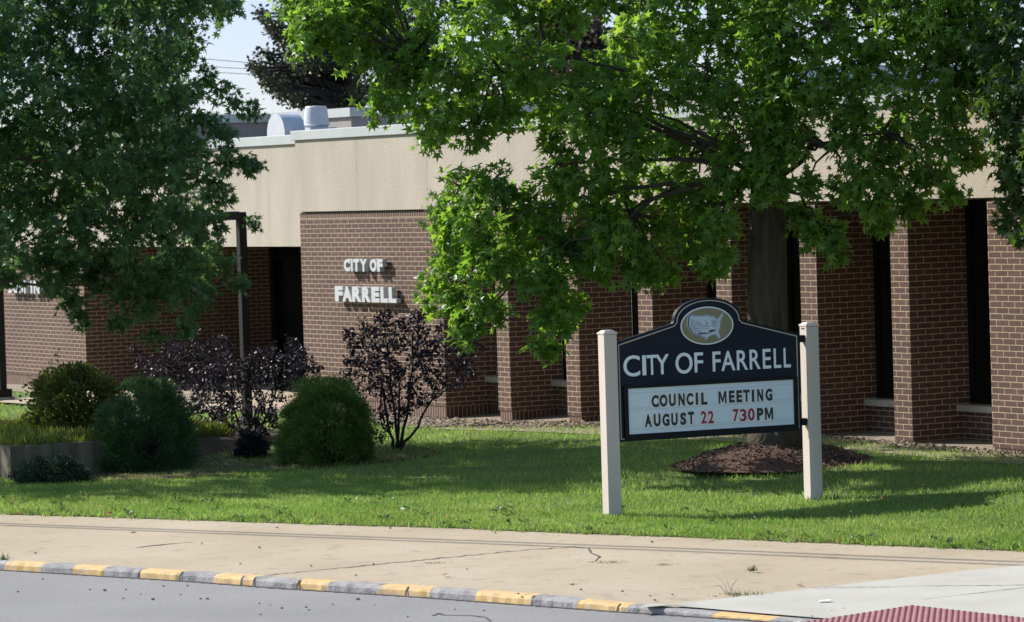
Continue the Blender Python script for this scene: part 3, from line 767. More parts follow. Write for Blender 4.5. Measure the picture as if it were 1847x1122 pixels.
# header letters
KU, KV = 866.0, 951.6
def hu(x): return (x - 52) / KU
for ch, a_, b_, rd in (('C', 120, 270, 1), ('I', 298, 328, 0), ('T', 340, 432, 0), ('Y', 420, 545, 0), ('O', 610, 770, 1), ('F', 790, 872, 0), ('F', 963, 1040, 0), ('A', 1045, 1180, 0), ('R', 1195, 1303, 0), ('R', 1318, 1425, 0), ('E', 1445, 1528, 0), ('L', 1552, 1628, 0), ('L', 1648, 1722, 0)):
    o2 = .006 if rd else 0
    letter('sign_letter', ch, sp(0, 0, FD - .001), SU, ZZ, SN, hu(a_) + (a_ - 900) * .00001, hu(b_), .122 - o2, .317 + o2, .006, M['sign_white'], sign, .010 if ch != 'I' else 0)
# letter board
pan0, pan1, pv0, pv1 = .107, 1.947, -.447, 0.0
frm = lambda i: [(pan0 - .045 - i, pv0 - .045 - i), (pan1 + .045 + i, pv0 - .045 - i), (pan1 + .045 + i, pv1 + .03 + i), (pan0 - .045 - i, pv1 + .03 + i)]
inn = [(pan0, pv0), (pan1, pv0), (pan1, pv1), (pan0, pv1)]
ring('panel_frame', frm(0), inn, FD - .001, FD + .022, M['navy_matte'], board)
panel = slab('letter_panel', [(pan0 - .01, pv0 - .01), (pan1 + .01, pv0 - .01), (pan1 + .01, pv1 + .01), (pan0 - .01, pv1 + .01)], FD - .001, FD + .008, M['panel'], sign)
M['rail'] = noise_mat('letter_rail', (.54, .61, .65), (.62, .68, .72), 4, .3, 0)
for v in (-.045, -.192, -.213, -.386, -.405):
    mb = MB(); mb.box(sp(0, v, FD + .008), SU, SN, ZZ, pan0 + .012, pan1 - .012, 0, .004, -.003, .003); mb.build('rail', M['rail'], panel)
row1 = [('C', 365, 430), ('O', 442, 515), ('U', 530, 595), ('N', 620, 680), ('C', 697, 762), ('I', 785, 808), ('L', 838, 897), ('M', 1005, 1082), ('E', 1105, 1160), ('E', 1178, 1232), ('T', 1245, 1307), ('I', 1327, 1350), ('N', 1380, 1438), ('G', 1460, 1528)]
row2 = [('A', 295, 362), ('U', 380, 445), ('G', 462, 530), ('U', 547, 608), ('S', 632, 690), ('T', 708, 765), ('2', 832, 884), ('2', 900, 954), ('7', 1140, 1195), ('3', 1210, 1270), ('0', 1285, 1350), ('P', 1372, 1435), ('M', 1450, 1530)]
rt = random.Random(5)
for row, vt, vb in ((row1, -.077, -.198), (row2, -.262, -.386)):
    for i, (ch, a_, b_) in enumerate(row):
        red = ch in '2730' ; mt = M['ink_red'] if red else (M['ink'] if (row is row1 and i < 8) or (row is row2 and i < 5) else M['ink_black'])
        jv = rt.uniform(-.002, .003)
        if ch not in 'G' or True:
            mb = MB(); mb.box(sp(0, 0, FD + .0085), SU, SN, ZZ, hu(a_) - .013, hu(b_) + .013, .004, .0055, vb - .012 + jv, vt + .010 + jv)
            tl = mb.build('letter_tile', M['tile'], panel)
        letter('message_letter', ch, sp(0, 0, FD + .0145), SU, ZZ, SN, hu(a_), hu(b_), vb + jv, vt + jv, .0012, mt, panel, .030 if red else (.052 if ch != 'I' else 0))
# brackets and bolts on the right
mb = MB()
for v in (.40, -.43): mb.box(sp(2.03, v, 0), SU, SN, ZZ, 0.0, .065, -.02, .042, -.035, .035)
mb.build('bracket', M['navy_matte'], sign, bevel=.004)
mb = MB()
for v in (.40, -.43): mb.box(sp(0, v, 0), SU, SN, ZZ, -.01, .0, -.02, .02, -.035, .035)
mb.build('bracket', M['navy_matte'], sign)
mb = MB()
for u in (2.165 - .035, 2.165 + .0):
    c0 = sp(u - .035, .48, 0) ; c0 = sp(2.165 - .07, .50, u - 2.165 + .02)
    mb.tube([c0, c0 - SU * .006], .009, 8)
mb.build('bolt', plain('rust_bolt', (.12, .05, .04), .7), pr)

# ------------------------------------------------------------------ trees
def crv(p0, p1, sag=0.0, n=7, wig=.0, r=random):
    pts = []
    for i in range(n + 1):
        t = i / n; v = p0.lerp(p1, t); v = v + Vector((r.uniform(-wig, wig), r.uniform(-wig, wig), r.uniform(-wig, wig))) * (0 if i in (0, n) else 1)
        v.z += sag * 4 * t * (1 - t); pts.append(v)
    return pts
def clump_leaves(c, r, ntw, npt, lsize, droop=.5, out=None, tw=None, rnd=None, bias=None, r2=random):
    """twigs from inside the clump out to its skin; leaves along each"""
    c = np.array(c); r = np.array(r)
    d = unit(RNG.normal(size=(ntw, 3))); rad = RNG.uniform(.45, 1.05, (ntw, 1)) ** .6
    end = c + d * r * rad; start = c + d * r * .15 + RNG.normal(size=(ntw, 3)) * r * .12
    end[:, 2] -= droop * .25 * r[2]
    t = RNG.uniform(.35, 1.08, (ntw, npt, 1))
    pos = start[:, None] + (end - start)[:, None] * t + RNG.normal(size=(ntw, npt, 3)) * lsize * .55
    outw = np.repeat(d[:, None], npt, 1).reshape(-1, 3); pos = pos.reshape(-1, 3); N = len(pos)
    tip = outw * .55 + RNG.normal(size=(N, 3)) * .55; tip[:, 2] -= droop
    nr = outw * .45 + RNG.normal(size=(N, 3)) * .75; nr[:, 2] += .6
    if bias is not None: nr += np.array(bias) * .35
    sc = lsize * RNG.uniform(.5, 1.2, N)
    out.append((pos, tip, nr, sc, RNG.random(N) * .75 + RNG.random() * .25))
    if tw is not None:
        for k in range(0, ntw, 3): tw.tube([start[k], (start[k] + end[k]) / 2 + np.array((0, 0, .02)), end[k]], [.008, .006, .003], 4, cap=False)
def cat_leaves(L): return [np.concatenate([q[i] for q in L]) for i in range(5)]

M['gum_leaf'] = leaf_mat('sweetgum_leaf', (.075, .170, .030), (.180, .330, .055), .62, .36, accent=(.30, .24, .03))
M['oak_leaf'] = leaf_mat('oak_leaf', (.046, .115, .038), (.100, .205, .060), .5, .36)

tree = empty('sweetgum_tree', TREE, 'sweetgum tree with star-shaped leaves growing from the mulch mound behind the sign', 'tree')
zb = .2
trunk_top = P(1385, -420, 38.5)
mb = MB()
cen = [(1404, 815, 0), (1397, 780, 0), (1390, 700, 0), (1384, 560, 0), (1384, 420, 0), (1387, 300, 0), (1388, 180, 0), (1384, 40, 0), (1386, -150, 0), (1380, -420, 0)]
rr_ = [.40, .30, .235, .215, .205, .19, .17, .15, .11, .06]
pp = [P(x, y, 38.5) for x, y, _ in cen]; pp[0].z = .12
mb.tube(pp, rr_, 22)
# flare at the foot
rng2 = random.Random(21)
for i, v in enumerate(mb.v[:44]):
    pass
trunk = mb.build('trunk', M['bark'], tree, smooth=True)
mb = MB()
for k in range(26):       # lichen patch on the near side of the foot
    an = -1.75 + rng2.uniform(-.35, .35); h = .30 + rng2.uniform(0, .26)
    rad = (.30 if h < .35 else .275) + .012
    c0 = Vector((pp[1].x, pp[1].y, 0)) + Vector((math.cos(an) * rad, math.sin(an) * rad, h)); nn = Vector((math.cos(an), math.sin(an), .25)).normalized()
    t1 = nn.cross(ZZ).normalized(); t2 = t1.cross(nn); r_ = rng2.uniform(.02, .05)
    mb.face([c0 + t1 * r_ * rng2.uniform(.6, 1.1) * math.cos(a_) + t2 * r_ * rng2.uniform(.6, 1.1) * math.sin(a_) + nn * .004 for a_ in [k_ * math.pi / 4 for k_ in range(8)]])
mb.build('lichen', M['lichen'], trunk)

GUM = """560,40,50 610,15,58 640,75,52 690,40,60 700,110,56 735,150,58 685,178,34 760,80,60 800,190,55 775,222,38 830,120,65 852,232,42 860,45,60 900,150,65 925,60,60 905,205,40
545,75,30 960,110,62 980,185,58 1005,40,52 1045,150,46 1060,205,60 1015,262,46 1110,120,60 1120,260,70 1150,60,60 1120,180,60
835,335,42 885,335,48 800,385,42 860,400,55 930,370,52 808,455,44 870,470,55 786,520,36 840,540,45 885,555,40 845,592,28 930,450,48 990,330,58 990,420,55 960,495,40 1003,500,45 1000,570,38 985,612,28 1035,550,22
1060,320,58 1080,400,55 1122,340,60 1165,415,48 1200,330,60 1180,240,65 1190,150,65 1220,60,60 1250,240,65 1260,340,60 1245,425,46 1195,475,36 1285,470,26 1170,490,24 1270,130,65 1310,50,60 1330,220,65 1320,310,50 1340,130,60 1400,60,60 1400,170,65 1440,230,48 1372,300,40 1410,265,40
1460,130,65 1500,50,60 1520,190,62 1560,120,65 1535,270,50 1570,345,46 1600,50,60 1620,210,65 1620,295,58 1645,365,34 1580,390,24 1680,120,65 1690,235,62 1690,305,36 1715,50,48 1740,165,55 1750,262,38 1445,375,16 1470,415,36 1505,440,22 1530,330,36 1460,330,20 1300,400,30 1715,345,22 1040,440,45 1080,470,30 1110,430,42 1150,465,34 1270,450,30 1300,440,26 1455,395,26 1490,410,30"""
for x in range(540, 1840, 62): GUM += ' 1388,20,44 1380,75,46 1396,135,48 1378,195,46 1400,250,44 1374,300,40 1394,335,30 1700,30,55 1760,60,50 1640,40,50 1770,120,45 1730,105,50' if x == 540 else ''; GUM += ' %d,%d,58' % (x, -38 if (x // 62) % 2 else -12)
def shades_front(c):      # would this clump put its shade on the sunlit brick fronts?
    t = dist_facade(c) / max(1e-3, -(-SDIR).dot(N2)) ; h = c + (-SDIR) * t
    s_ = (h - A0).dot(T2); z_ = h.z
    if not (3.0 < s_ < 18.5 and .0 < z_ < 4.2): return False
    k = (s_ - PIER0) % SP
    return s_ > 15.9 or s_ < 4.4 or k > SP - PW - .45 or k < .40 or z_ > 2.8
def shades_sign(c):
    for t in np.linspace(.3, 9, 60):
        p = c - SDIR * t
        if p.z < 0: return False
        q = p - S0
        if abs(q.dot(SN)) < .45 and -.4 < q.dot(SU) < 2.5 and p.z < 1.95: return True
    return False
L = []; limbs = MB(); twm = limbs
anchors = [(P(x, y, 38.4), r) for x, y, r in ((1388, 330, .09), (1387, 230, .09), (1385, 120, .08), (1384, 10, .07), (1386, -120, .06))]
cl = []
for tok in GUM.split():
    x, y, r = [float(q) for q in tok.split(',')]
    left = max(0.0, (1250 - x) / 700.0)
    Yc = 38.5 + RNG.uniform(-.9, 1.0)
    if x < 1080 and y > 300: Yc = 38.3 + RNG.uniform(-.5, .6)
    if x > 1420: Yc = 38.2 + RNG.uniform(-.8, .6)
    front = abs(x - 1388) < 42 and y < 345
    if front: Yc = 37.7
    c0 = P(x, y, Yc); rm = r / FPX * Yc
    while dist_facade(c0) < .9: Yc -= .2; c0 = P(x, y, Yc)
    for q_ in range(0 if front else 40):
        if not (shades_front(c0) or shades_sign(c0)): break
        Yt = 38.4 + RNG.uniform(-1.3, 1.8); c1 = P(x, y, Yt)
        if dist_facade(c1) > .9: c0 = c1; rm = r / FPX * Yt
    cl.append((c0, rm, x, y))
    ntw = int(9 + 29 * (r / 60) ** 2)
    clump_leaves(c0, (rm, rm * 1.25, rm), ntw, 8, .086, .55, L, twm, bias=SDIR)
for k in range(90):          # the crown above the frame
    x = RNG.uniform(560, 2050); y = RNG.uniform(-620, -40)
    if k > 34 and (y > -220 or x < 1250): continue
    if (x - 1380) ** 2 / 760 ** 2 + (y + 60) ** 2 / 620 ** 2 > 1: continue
    Yc = 38.5 + RNG.uniform(-1.9, 2.4)
    c0 = P(x, y, Yc)
    if dist_facade(c0) < 1.2 or shades_front(c0) or shades_sign(c0): continue
    cl.append((c0, .45, x, y)); clump_leaves(c0, (.5, .6, .45), 12, 7, .12, .5, L, None, bias=SDIR)
for k in range(34):          # top of the crown round the leader
    c0 = P(RNG.uniform(1230, 1640), RNG.uniform(-470, -130), 38.4 + RNG.uniform(-.9, 1.6))
    cl.append((c0, .45, 1400, -300)); clump_leaves(c0, (.5, .6, .5), 13, 8, .11, .5, L, None, bias=SDIR)
Lc = cat_leaves(L)
leaves('crown', SWEETGUM, Lc[0], Lc[1], Lc[2], Lc[3], M['gum_leaf'], tree, Lc[4])
# limbs: from the trunk to groups of clumps
rl = random.Random(9)
hubs = [(1250, 250), (1120, 200), (1000, 300), (880, 400), (960, 480), (1150, 360), (900, 130), (740, 90), (1000, 90), (1260, 80), (1500, 250), (1620, 210), (1560, 90), (1700, 150), (1450, 120), (1330, 380), (1480, 400), (1200, -150), (1000, -200), (1600, -150), (1800, -100)]
hubpts = []
for hx, hy in hubs:
    near = sorted(cl, key=lambda q: (q[2] - hx) ** 2 + (q[3] - hy) ** 2)[:5]
    hp_ = Vector((0, 0, 0))
    for q in near: hp_ += q[0]
    hp_ /= len(near); a_ = min(anchors, key=lambda q: abs(q[0].z - (hp_.z - .35 * abs(hp_.x - q[0].x))))
    pts = crv(a_[0], hp_, .18, 8, .05, rl); limbs.tube(pts, [max(.012, .032 * (1 - .7 * i / 8)) for i in range(9)], 7); hubpts.append(hp_)
for q in cl:
    h = min(hubpts, key=lambda v: (v - q[0]).length)
    if (h - q[0]).length > 2.2: continue
    limbs.tube(crv(h, q[0], .06, 5, .04, rl), [.02, .017, .014, .011, .009, .006], 5)
limbs.build('limbs', M['twig'], tree, smooth=True)

# oak at the left, trunk outside the frame
def inpoly(x, y, poly):
    c = False; j = len(poly) - 1
    for i in range(len(poly)):
        xi, yi = poly[i]; xj, yj = poly[j]
        if (yi > y) != (yj > y) and x < (xj - xi) * (y - yi) / (yj - yi) + xi: c = not c
        j = i
    return c
def poisson(poly, dmin, tries=4000, seed=1):
    r = random.Random(seed); xs_ = [p[0] for p in poly]; ys_ = [p[1] for p in poly]; out = []
    for _ in range(tries):
        x, y = r.uniform(min(xs_), max(xs_)), r.uniform(min(ys_), max(ys_))
        if inpoly(x, y, poly) and all((x - a_) ** 2 + (y - b_) ** 2 > dmin * dmin for a_, b_ in out): out.append((x, y))
    return out
OB = Vector((-9.4, 44.0, 0))
oak = empty('oak_tree', OB, 'dark green oak tree with low drooping branches hanging in from the left edge', 'tree')
OP = [(-120, -150), (430, -150), (405, -10), (345, 40), (315, 90), (325, 150), (365, 205), (345, 250), (375, 300), (335, 340), (375, 400), (395, 455), (350, 530), (300, 565), (250, 560), (190, 520), (140, 520), (80, 480), (-120, 480)]
L = []; limbs = MB(); twm = limbs; cl = []
for x, y in poisson(OP, 36, 6000, 4):
    Yc = 44.0 + RNG.uniform(-2.2, 2.4); c0 = P(x, y, Yc); cl.append(c0)
    rm = RNG.uniform(38, 60) / FPX * Yc
    clump_leaves(c0, (rm, rm * 1.5, rm * .95), int(RNG.integers(17, 29)), 9, .084, .45, L, twm)
for x, y, r in ((430, 180, 24), (455, 200, 10), (440, 292, 18), (462, 298, 8), (405, 285, 26), (400, 160, 22), (395, 20, 24), (425, 8, 16), (455, 400, 6), (415, 480, 24), (430, 512, 14), (395, 360, 28), (330, 590, 20), (272, 605, 16), (215, 580, 16), (145, 565, 14), (128, 545, 18), (110, 515, 22), (20, 505, 20), (350, 75, 22), (365, 130, 22), (150, 578, 7), (385, 225, 24), (410, 238, 14), (395, 330, 18)):
    Yc = 44 + RNG.uniform(-1, 1); c0 = P(x, y, Yc); rm = r / FPX * Yc; cl.append(c0)
    clump_leaves(c0, (rm, rm * 1.4, rm), int(3 + 16 * (r / 40)), 7, .078, .45, L, twm)
for k in range(170):        # the rest of the crown, beyond the frame
    v = RNG.normal(size=3); v /= np.linalg.norm(v); rr2 = RNG.uniform(.35, 1) ** .5
    c0 = Vector((OB.x - .2 + v[0] * 4.4 * rr2, OB.y + v[1] * 3.2 * rr2, 5.0 + v[2] * 3.6 * rr2))
    if c0.z < 2.2: continue
    xx = IW / 2 + c0.x / c0.y * FPX
    if xx > -40 and c0.z < 7.0: continue
    if xx > 380: continue
    cl.append(c0); clump_leaves(c0, (.6, .6, .5), 13, 8, .12, .4, L, None)
Lc = cat_leaves(L)
leaves('crown', OAK, Lc[0], Lc[1], Lc[2], Lc[3], M['oak_leaf'], oak, Lc[4])
mb = MB(); otop = OB + Vector((.2, .2, 9)); mb.tube([OB + Vector((0, 0, -.1)), OB + Vector((0, 0, .4)), OB + Vector((.05, 0, 2)), OB + Vector((.1, .1, 5)), otop], [.36, .26, .23, .17, .05], 16)
mb.build('trunk', M['bark'], oak, smooth=True)
hubs = []
for k in range(8):
    q = cl[rl.randrange(len(cl))]; a_ = OB + Vector((.05, .05, min(8, max(2.4, q.z - .2))))
    limbs.tube(crv(a_, q, .12, 8, .05, rl), [max(.012, .04 * (1 - .8 * i / 8)) for i in range(9)], 6); hubs.append(q)
for q in cl:
    h = min(hubs, key=lambda v: (v - q).length)
    if (h - q).length < 1.0: limbs.tube(crv(h, q, .05, 4, .04, rl), [.012, .010, .008, .006, .004], 5)
limbs.build('limbs', M['twig'], oak, smooth=True)

# darker tree at the right edge
DT = Vector((7.1, 33.0, 0))
dk = empty('maple_tree', DT, 'dark leafy tree reaching in at the upper right edge beside the sweetgum', 'tree')
L = []; limbs = MB(); twm = limbs; cl = []
for tok in "1800,60,52 1835,140,64 1800,215,48 1840,290,52 1838,360,30 1820,400,16 1850,420,20 1830,20,55 1775,130,34 1860,220,60 1900,100,90 1910,260,80 1950,0,90 1900,-120,120 2000,150,110 2050,-50,120 2060,300,100 1830,320,26 1960,-220,120 2120,100,110 2200,-60,130 2230,60,120 2150,-220,130 2280,-180,130 2320,-20,120 2240,-340,130 2330,120,110".split():
    x, y, r = [float(q) for q in tok.split(',')]; Yc = 37.0 - max(0, x - 1830) * .0115 + RNG.uniform(-.8, .5); c0 = P(x, y, Yc); rm = r / FPX * Yc; cl.append(c0)
    clump_leaves(c0, (rm, rm * 1.2, rm), int(6 + 26 * (r / 60) ** 1.6), 8, .088, .5, L, twm)
Lc = cat_leaves(L); M['maple_leaf'] = leaf_mat('maple_leaf', (.035, .080, .018), (.075, .150, .028), .45, .4)
leaves('crown', SWEETGUM, Lc[0], Lc[1], Lc[2], Lc[3], M['maple_leaf'], dk, Lc[4])
mb = MB(); mb.tube([DT + Vector((0, 0, -.05)), DT + Vector((0, 0, .4)), DT + Vector((0, .1, 3)), DT + Vector((-.1, .2, 6))], [.26, .19, .15, .06], 14); mb.build('trunk', M['bark'], dk, smooth=True)
for q in cl: limbs.tube(crv(DT + Vector((0, .08, min(5.0, max(1.9, q.z - .9)))), q, .1, 7, .05, rl), [.045, .04, .034, .028, .022, .016, .012, .008], 6)
limbs.build('limbs', M['twig'], dk, smooth=True)

# trees beyond the building
def far_tree(name, label, base, h, clumps, Y, lsz, mat, tmpl, den=1.0):
    root = empty(name, base, label, 'tree', None); L = []; limbs = MB()
    mb = MB(); mb.tube([base, base + Vector((0, 0, h * .5)), base + Vector((.1, .2, h))], [.22, .16, .05], 12); mb.build('trunk', M['bark'], root, smooth=True)
    for x, y, r in clumps:
        c0 = P(x, y, Y + RNG.uniform(-2, 2)); rm = r / FPX * Y
        clump_leaves(c0, (rm, rm * 1.5, rm), int(den * (4 + 24 * (r / 40) ** 1.7)), 9, lsz, .2, L, None)
        zt = min(base.z + h * .95, max(base.z + h * .2, c0.z - .5))
        limbs.tube(crv(base + Vector((.05, .1, zt - base.z)), c0, .1, 6, .08, rl), [.09, .075, .06, .05, .04, .03, .015], 6)
    for k in range(46):      # the rest of the crown round the trunk
        v = RNG.normal(size=3); v /= np.linalg.norm(v); c0 = base + Vector((v[0] * 1.9 + .6, v[1] * 2.2, h * .80 + v[2] * h * .26)); clump_leaves(c0, (.75, .8, .7), 30, 9, lsz * 1.15, .2, L, None)
    Lc = cat_leaves(L); leaves('crown', tmpl, Lc[0], Lc[1], Lc[2], Lc[3], mat, root, Lc[4]); limbs.build('limbs', M['dark_twig'], root, smooth=True)
    return root
def parse(s): return [tuple(float(q) for q in t.split(',')) for t in s.split()]
M['dark_plum'] = leaf_mat('dark_plum_leaf', (.014, .024, .010), (.045, .060, .022), .15, .5, accent=(.11, .06, .025))
far_tree('copper_tree', 'dark bronze-leaved tree with a pointed side branch, standing behind the building left of the sweetgum', Vector((-3.3, 76, 0)), 11,
    parse("478,30,9 490,48,12 505,65,15 520,85,20 465,125,8 475,135,14 490,145,22 500,165,20 515,125,28 530,165,28 545,110,34 540,185,16 565,150,36 560,75,22 590,110,36 600,165,30 620,135,38 640,90,36 650,165,32 670,120,38 680,60,36 690,170,30 710,90,36 650,30,36 600,50,30 720,20,36 740,140,40 760,60,40 640,-40,50 720,-60,50 560,185,12 615,185,14 580,195,8 780,-20,50 690,-120,50 700,195,20 580,30,20 800,120,40") + [(560 + (468 - 560) * t, 115 + (22 - 115) * t, 15 - 11 * t) for t in np.linspace(0, 1, 12)] + [(545 + (451 - 545) * t, 165 + (116 - 165) * t, 15 - 11 * t) for t in np.linspace(0, 1, 12)] + [(570 + (472 - 570) * t, 150 + (92 - 150) * t, 14 - 10 * t) for t in np.linspace(0, 1, 12)] + [(560 + (475 - 560) * t, 185 + (150 - 185) * t, 13 - 9 * t) for t in np.linspace(0, 1, 10)] + [(585 + (500 - 585) * t, 110 + (60 - 110) * t, 14 - 10 * t) for t in np.linspace(0, 1, 10)], 76, .11, M['dark_plum'], SIMPLE, 1.15)
M['rust_leaf'] = leaf_mat('rust_leaf', (.035, .024, .018), (.085, .06, .04), .2, .5)
far_tree('russet_tree', 'reddish brown leaved tree glimpsed behind the building through the sweetgum crown', Vector((2.2, 84, 0)), 11,
    parse("950,90,36 990,70,40 1030,110,40 1070,80,40 1000,140,44 1050,160,44 960,150,36 1100,130,40 1080,180,40 1010,30,30 980,190,36 1040,205,36 1120,190,40 1150,90,40 930,200,30 870,180,30"), 84, .16, M['rust_leaf'], SIMPLE, 1.8)
# wires in the sky
M['wire'] = plain('wire_black', (.03, .03, .035), .6)
for k, (y0, y1, lab) in enumerate(((97, 108, 'topmost thin dark overhead wire against the sky behind the building'), (111, 119, 'middle one of the thin overhead wires against the sky behind the building'), (121, 128, 'lowest of the thin overhead wires against the sky behind the building'))):
    a_, b_ = P(340, y0, 92), P(470, y1, 94); dv = b_ - a_
    pts = [a_ + dv * t + Vector((0, 0, -.10 * (1 - (t - .5) ** 2 / 12))) for t in np.linspace(-4.0, 6.0, 24)]
    mb = MB(); mb.tube(pts, .008, 6)
    tag(mb.build('overhead_wire', M['wire'], loc=pts[0]), lab, 'wire', 'overhead wires behind the building')
# street wires over the sidewalk, above the frame; their shadows cross the sidewalk
for k, (pa, pb, hgt) in enumerate((((0, 944), (1847, 1014), 6.4), ((0, 947.5), (1847, 1020), 6.7))):
    a_, b_ = Gw(*pa), Gw(*pb); t_ = hgt / SDIR.z; a2, b2 = a_ + SDIR * t_, b_ + SDIR * t_; dv = b2 - a2
    pts = [a2 + dv * t for t in np.linspace(-.6, 1.6, 12)]
    mb = MB(); mb.tube(pts, .028, 8)
    tag(mb.build('street_cable', M['wire'], loc=pts[0]), 'black cable strung over the street side of the sidewalk', 'cable', 'cables strung along the street')

# ------------------------------------------------------------------ mulch mound
mb = MB(); RX, RY, HM = 1.13, 1.0, .27; mc = TREE.copy(); mzb = float(zlawn(mc.x, mc.y)) - .01
mc.x -= .0
def mound_z(x, y):
    q = math.hypot((x - mc.x) / RX, (y - mc.y) / RY)
    if q >= 1: return None
    return HM * (1 - q ** 1.7) ** 1.1 + .018 * math.sin(x * 23) * math.sin(y * 19) * (1 - q) + .012 * math.sin(x * 51 + 2) * (1 - q)
NR, NA = 16, 48
for i in range(NR):
    for k in range(NA):
        q = []
        for ii, kk in ((i, k), (i, k + 1), (i + 1, k + 1), (i + 1, k)):
            rr2 = ii / NR * .999; an = 2 * math.pi * kk / NA; wob = 1 + .06 * math.sin(an * 3 + 1) + .04 * math.sin(an * 7)
            x, y = mc.x + RX * rr2 * math.cos(an), mc.y + RY * rr2 * math.sin(an)
            z = mound_z(x, y); x2, y2 = mc.x + (x - mc.x) * wob, mc.y + (y - mc.y) * wob
            q.append(Vector((x2, y2, mzb + z)))
        mb.face(q)
mound = mb.build('mulch_mound', M['mulch'], smooth=True, loc=mc); tag(mound, None, None, None, 'structure')
Np = 5200; an = RNG.uniform(0, 2 * math.pi, Np); rr3 = np.sqrt(RNG.random(Np)) * 1.02
px_ = mc.x + RX * rr3 * np.cos(an); py_ = mc.y + RY * rr3 * np.sin(an)
pz_ = np.array([mzb + (mound_z(a_, b_) or 0) + .008 for a_, b_ in zip(px_, py_)])
tp_ = RNG.normal(size=(Np, 3)); tp_[:, 2] *= .3; nr_ = RNG.normal(size=(Np, 3)) * .4; nr_[:, 2] += 1
ch = leaves('mulch_chips', SIMPLE, np.stack([px_, py_, pz_], 1), tp_, nr_, RNG.uniform(.015, .05, Np), M['chip'], None, loc=mc); ch['kind'] = 'stuff'
# planting bed soil under shrubs
mb = MB(); bc = [G(x, y, .0) for x, y in ((300, 868), (480, 855), (620, 846), (760, 832), (800, 822), (740, 806), (560, 806), (360, 818), (200, 830), (60, 862), (160, 872))]
mb.face([Vector((p.x, p.y, float(zlawn(p.x, p.y)) + .012)) for p in bc]); bed = mb.build('planting_bed', M['mulch'], smooth=True); bed['kind'] = 'structure'

# ------------------------------------------------------------------ retaining wall and raised bed at the left
RC = G(20, 868, 0.0)
rw = MB()
rw.box(RC, T2, N2, ZZ, -7, 0, -.2, 0, -.1, .40); rw.box(RC, T2, N2, ZZ, -.2, 0, -1.3, -.2, -.1, .398)
rwo = rw.build('retaining_wall', M['concrete_old'], bevel=.012, loc=RC); tag(rwo, 'low weathered concrete retaining wall in front of the overgrown bed at the left edge', 'wall')
mb = MB(); mb.face([RC + T2 * s_ + N2 * d_ + ZZ * z_ for s_, d_, z_ in ((-7, -.19, .34), (-.19, -.19, .34), (-.19, -1.29, .36), (-1.8, -3.2, .22), (-3, -5.5, .05), (-7, -6.0, .06))])
bp_ = [RC + T2 * s_ + N2 * d_ + ZZ * z_ for s_, d_, z_ in ((-.19, -1.29, .36), (-1.8, -3.2, .22), (-3, -5.5, .05))]; bq_ = [up(p + (-N2 * .25 + T2 * .3), -.05) for p in bp_]
for i in range(2): mb.face([bp_[i], bp_[i + 1], bq_[i + 1], bq_[i]])
rb_ = mb.build('raised_bed', M['soil']); rb_['kind'] = 'structure'

# ------------------------------------------------------------------ grass
M['grass'] = leaf_mat('grass_blade', (.110, .232, .040), (.262, .378, .115), .52, .55, accent=(.33, .29, .12), spec=.3)
def grass_points(n, emax):
    t = RNG.random(n); L_ = [polyline_at(EDGE, q) for q in np.linspace(0, 1, 641)]
    ex = np.interp(t, np.linspace(0, 1, 641), [p.x for p in L_]); ey = np.interp(t, np.linspace(0, 1, 641), [p.y for p in L_])
    return t, ex, ey
def add_grass(n, lo, hi, h0, h1, name):
    t, ex, ey = grass_points(n, hi); dd = (ex - A0.x) * N2.x + (ey - A0.y) * N2.y
    f = RNG.uniform(lo, hi, n); f = np.minimum(f, 1.0)
    tot = np.maximum(.6, dd - grav(ex, ey)); dist = f * tot + RNG.normal(size=n) * .03 - .015 - .05 * np.sin(ex * 7.3) * np.sin(ex * 17.1 + 1) - .03 * np.sin(ex * 31)
    X_ = ex - N2.x * dist; Y_ = ey - N2.y * dist; Z_ = zlawn(X_, Y_) * np.clip(dist / .5, 0, 1) - .005
    xpix = IW / 2 + X_ / Y_ * FPX
    inm = ((X_ - mc.x) / (RX * .97)) ** 2 + ((Y_ - mc.y) / (RY * .97)) ** 2 < 1
    rel = np.stack([X_ - RC.x, Y_ - RC.y], 1); rs = rel @ np.array([T2.x, T2.y]); rd = rel @ np.array([N2.x, N2.y])
    inb = (rs < 0) & (rd < 0) & (rs > -7) & (rd > -4) & ((rd > -1.3) | (rs < -.2 - (-rd - 1.3) * .85))
    wrel = np.stack([X_ - A0.x, Y_ - A0.y], 1); ws = wrel @ np.array([T2.x, T2.y]); wd = wrel @ np.array([N2.x, N2.y])
    inw = (ws > -7.8) & (ws < -.7) & (wd < 2.2)
    ok = (xpix > -160) & (xpix < 2700) & ~inm & ~inb & ~inw
    X_, Y_, Z_, dist = X_[ok], Y_[ok], Z_[ok], dist[ok]; k = len(X_)
    patch = np.sin(X_ * 2.1 + np.sin(Y_ * 1.7) * 2) * np.sin(Y_ * 1.9 + np.sin(X_ * 1.3)) + .6 * np.sin(X_ * 5.3 + 1) * np.sin(Y_ * 4.7)
    tip = RNG.normal(size=(k, 3)) * .75; tip[:, 2] = 1; nr = RNG.normal(size=(k, 3)); nr[:, 2] = np.abs(nr[:, 2]) + .4
    edge_boost = np.exp(-np.clip(dist, 0, 9) / .35)
    sc = RNG.uniform(h0, h1, k) * (1 + .12 * patch) * (1 + .55 * edge_boost * RNG.random(k))
    rv = np.clip(.42 + .24 * patch + RNG.normal(size=k) * .22, 0, .93); dry = RNG.random(k) < .03 + .10 * np.clip(np.sin(X_ * .8 + 2) * np.sin(Y_ * 1.1 + 1), 0, 1); rv[dry] = 1.0
    return np.stack([X_, Y_, Z_], 1), tip, nr, sc, rv
GP = [add_grass(330000, 0, .22, .028, .056, 'a'), add_grass(250000, .18, .5, .030, .060, 'b'), add_grass(160000, .45, 1.0, .045, .075, 'c')]
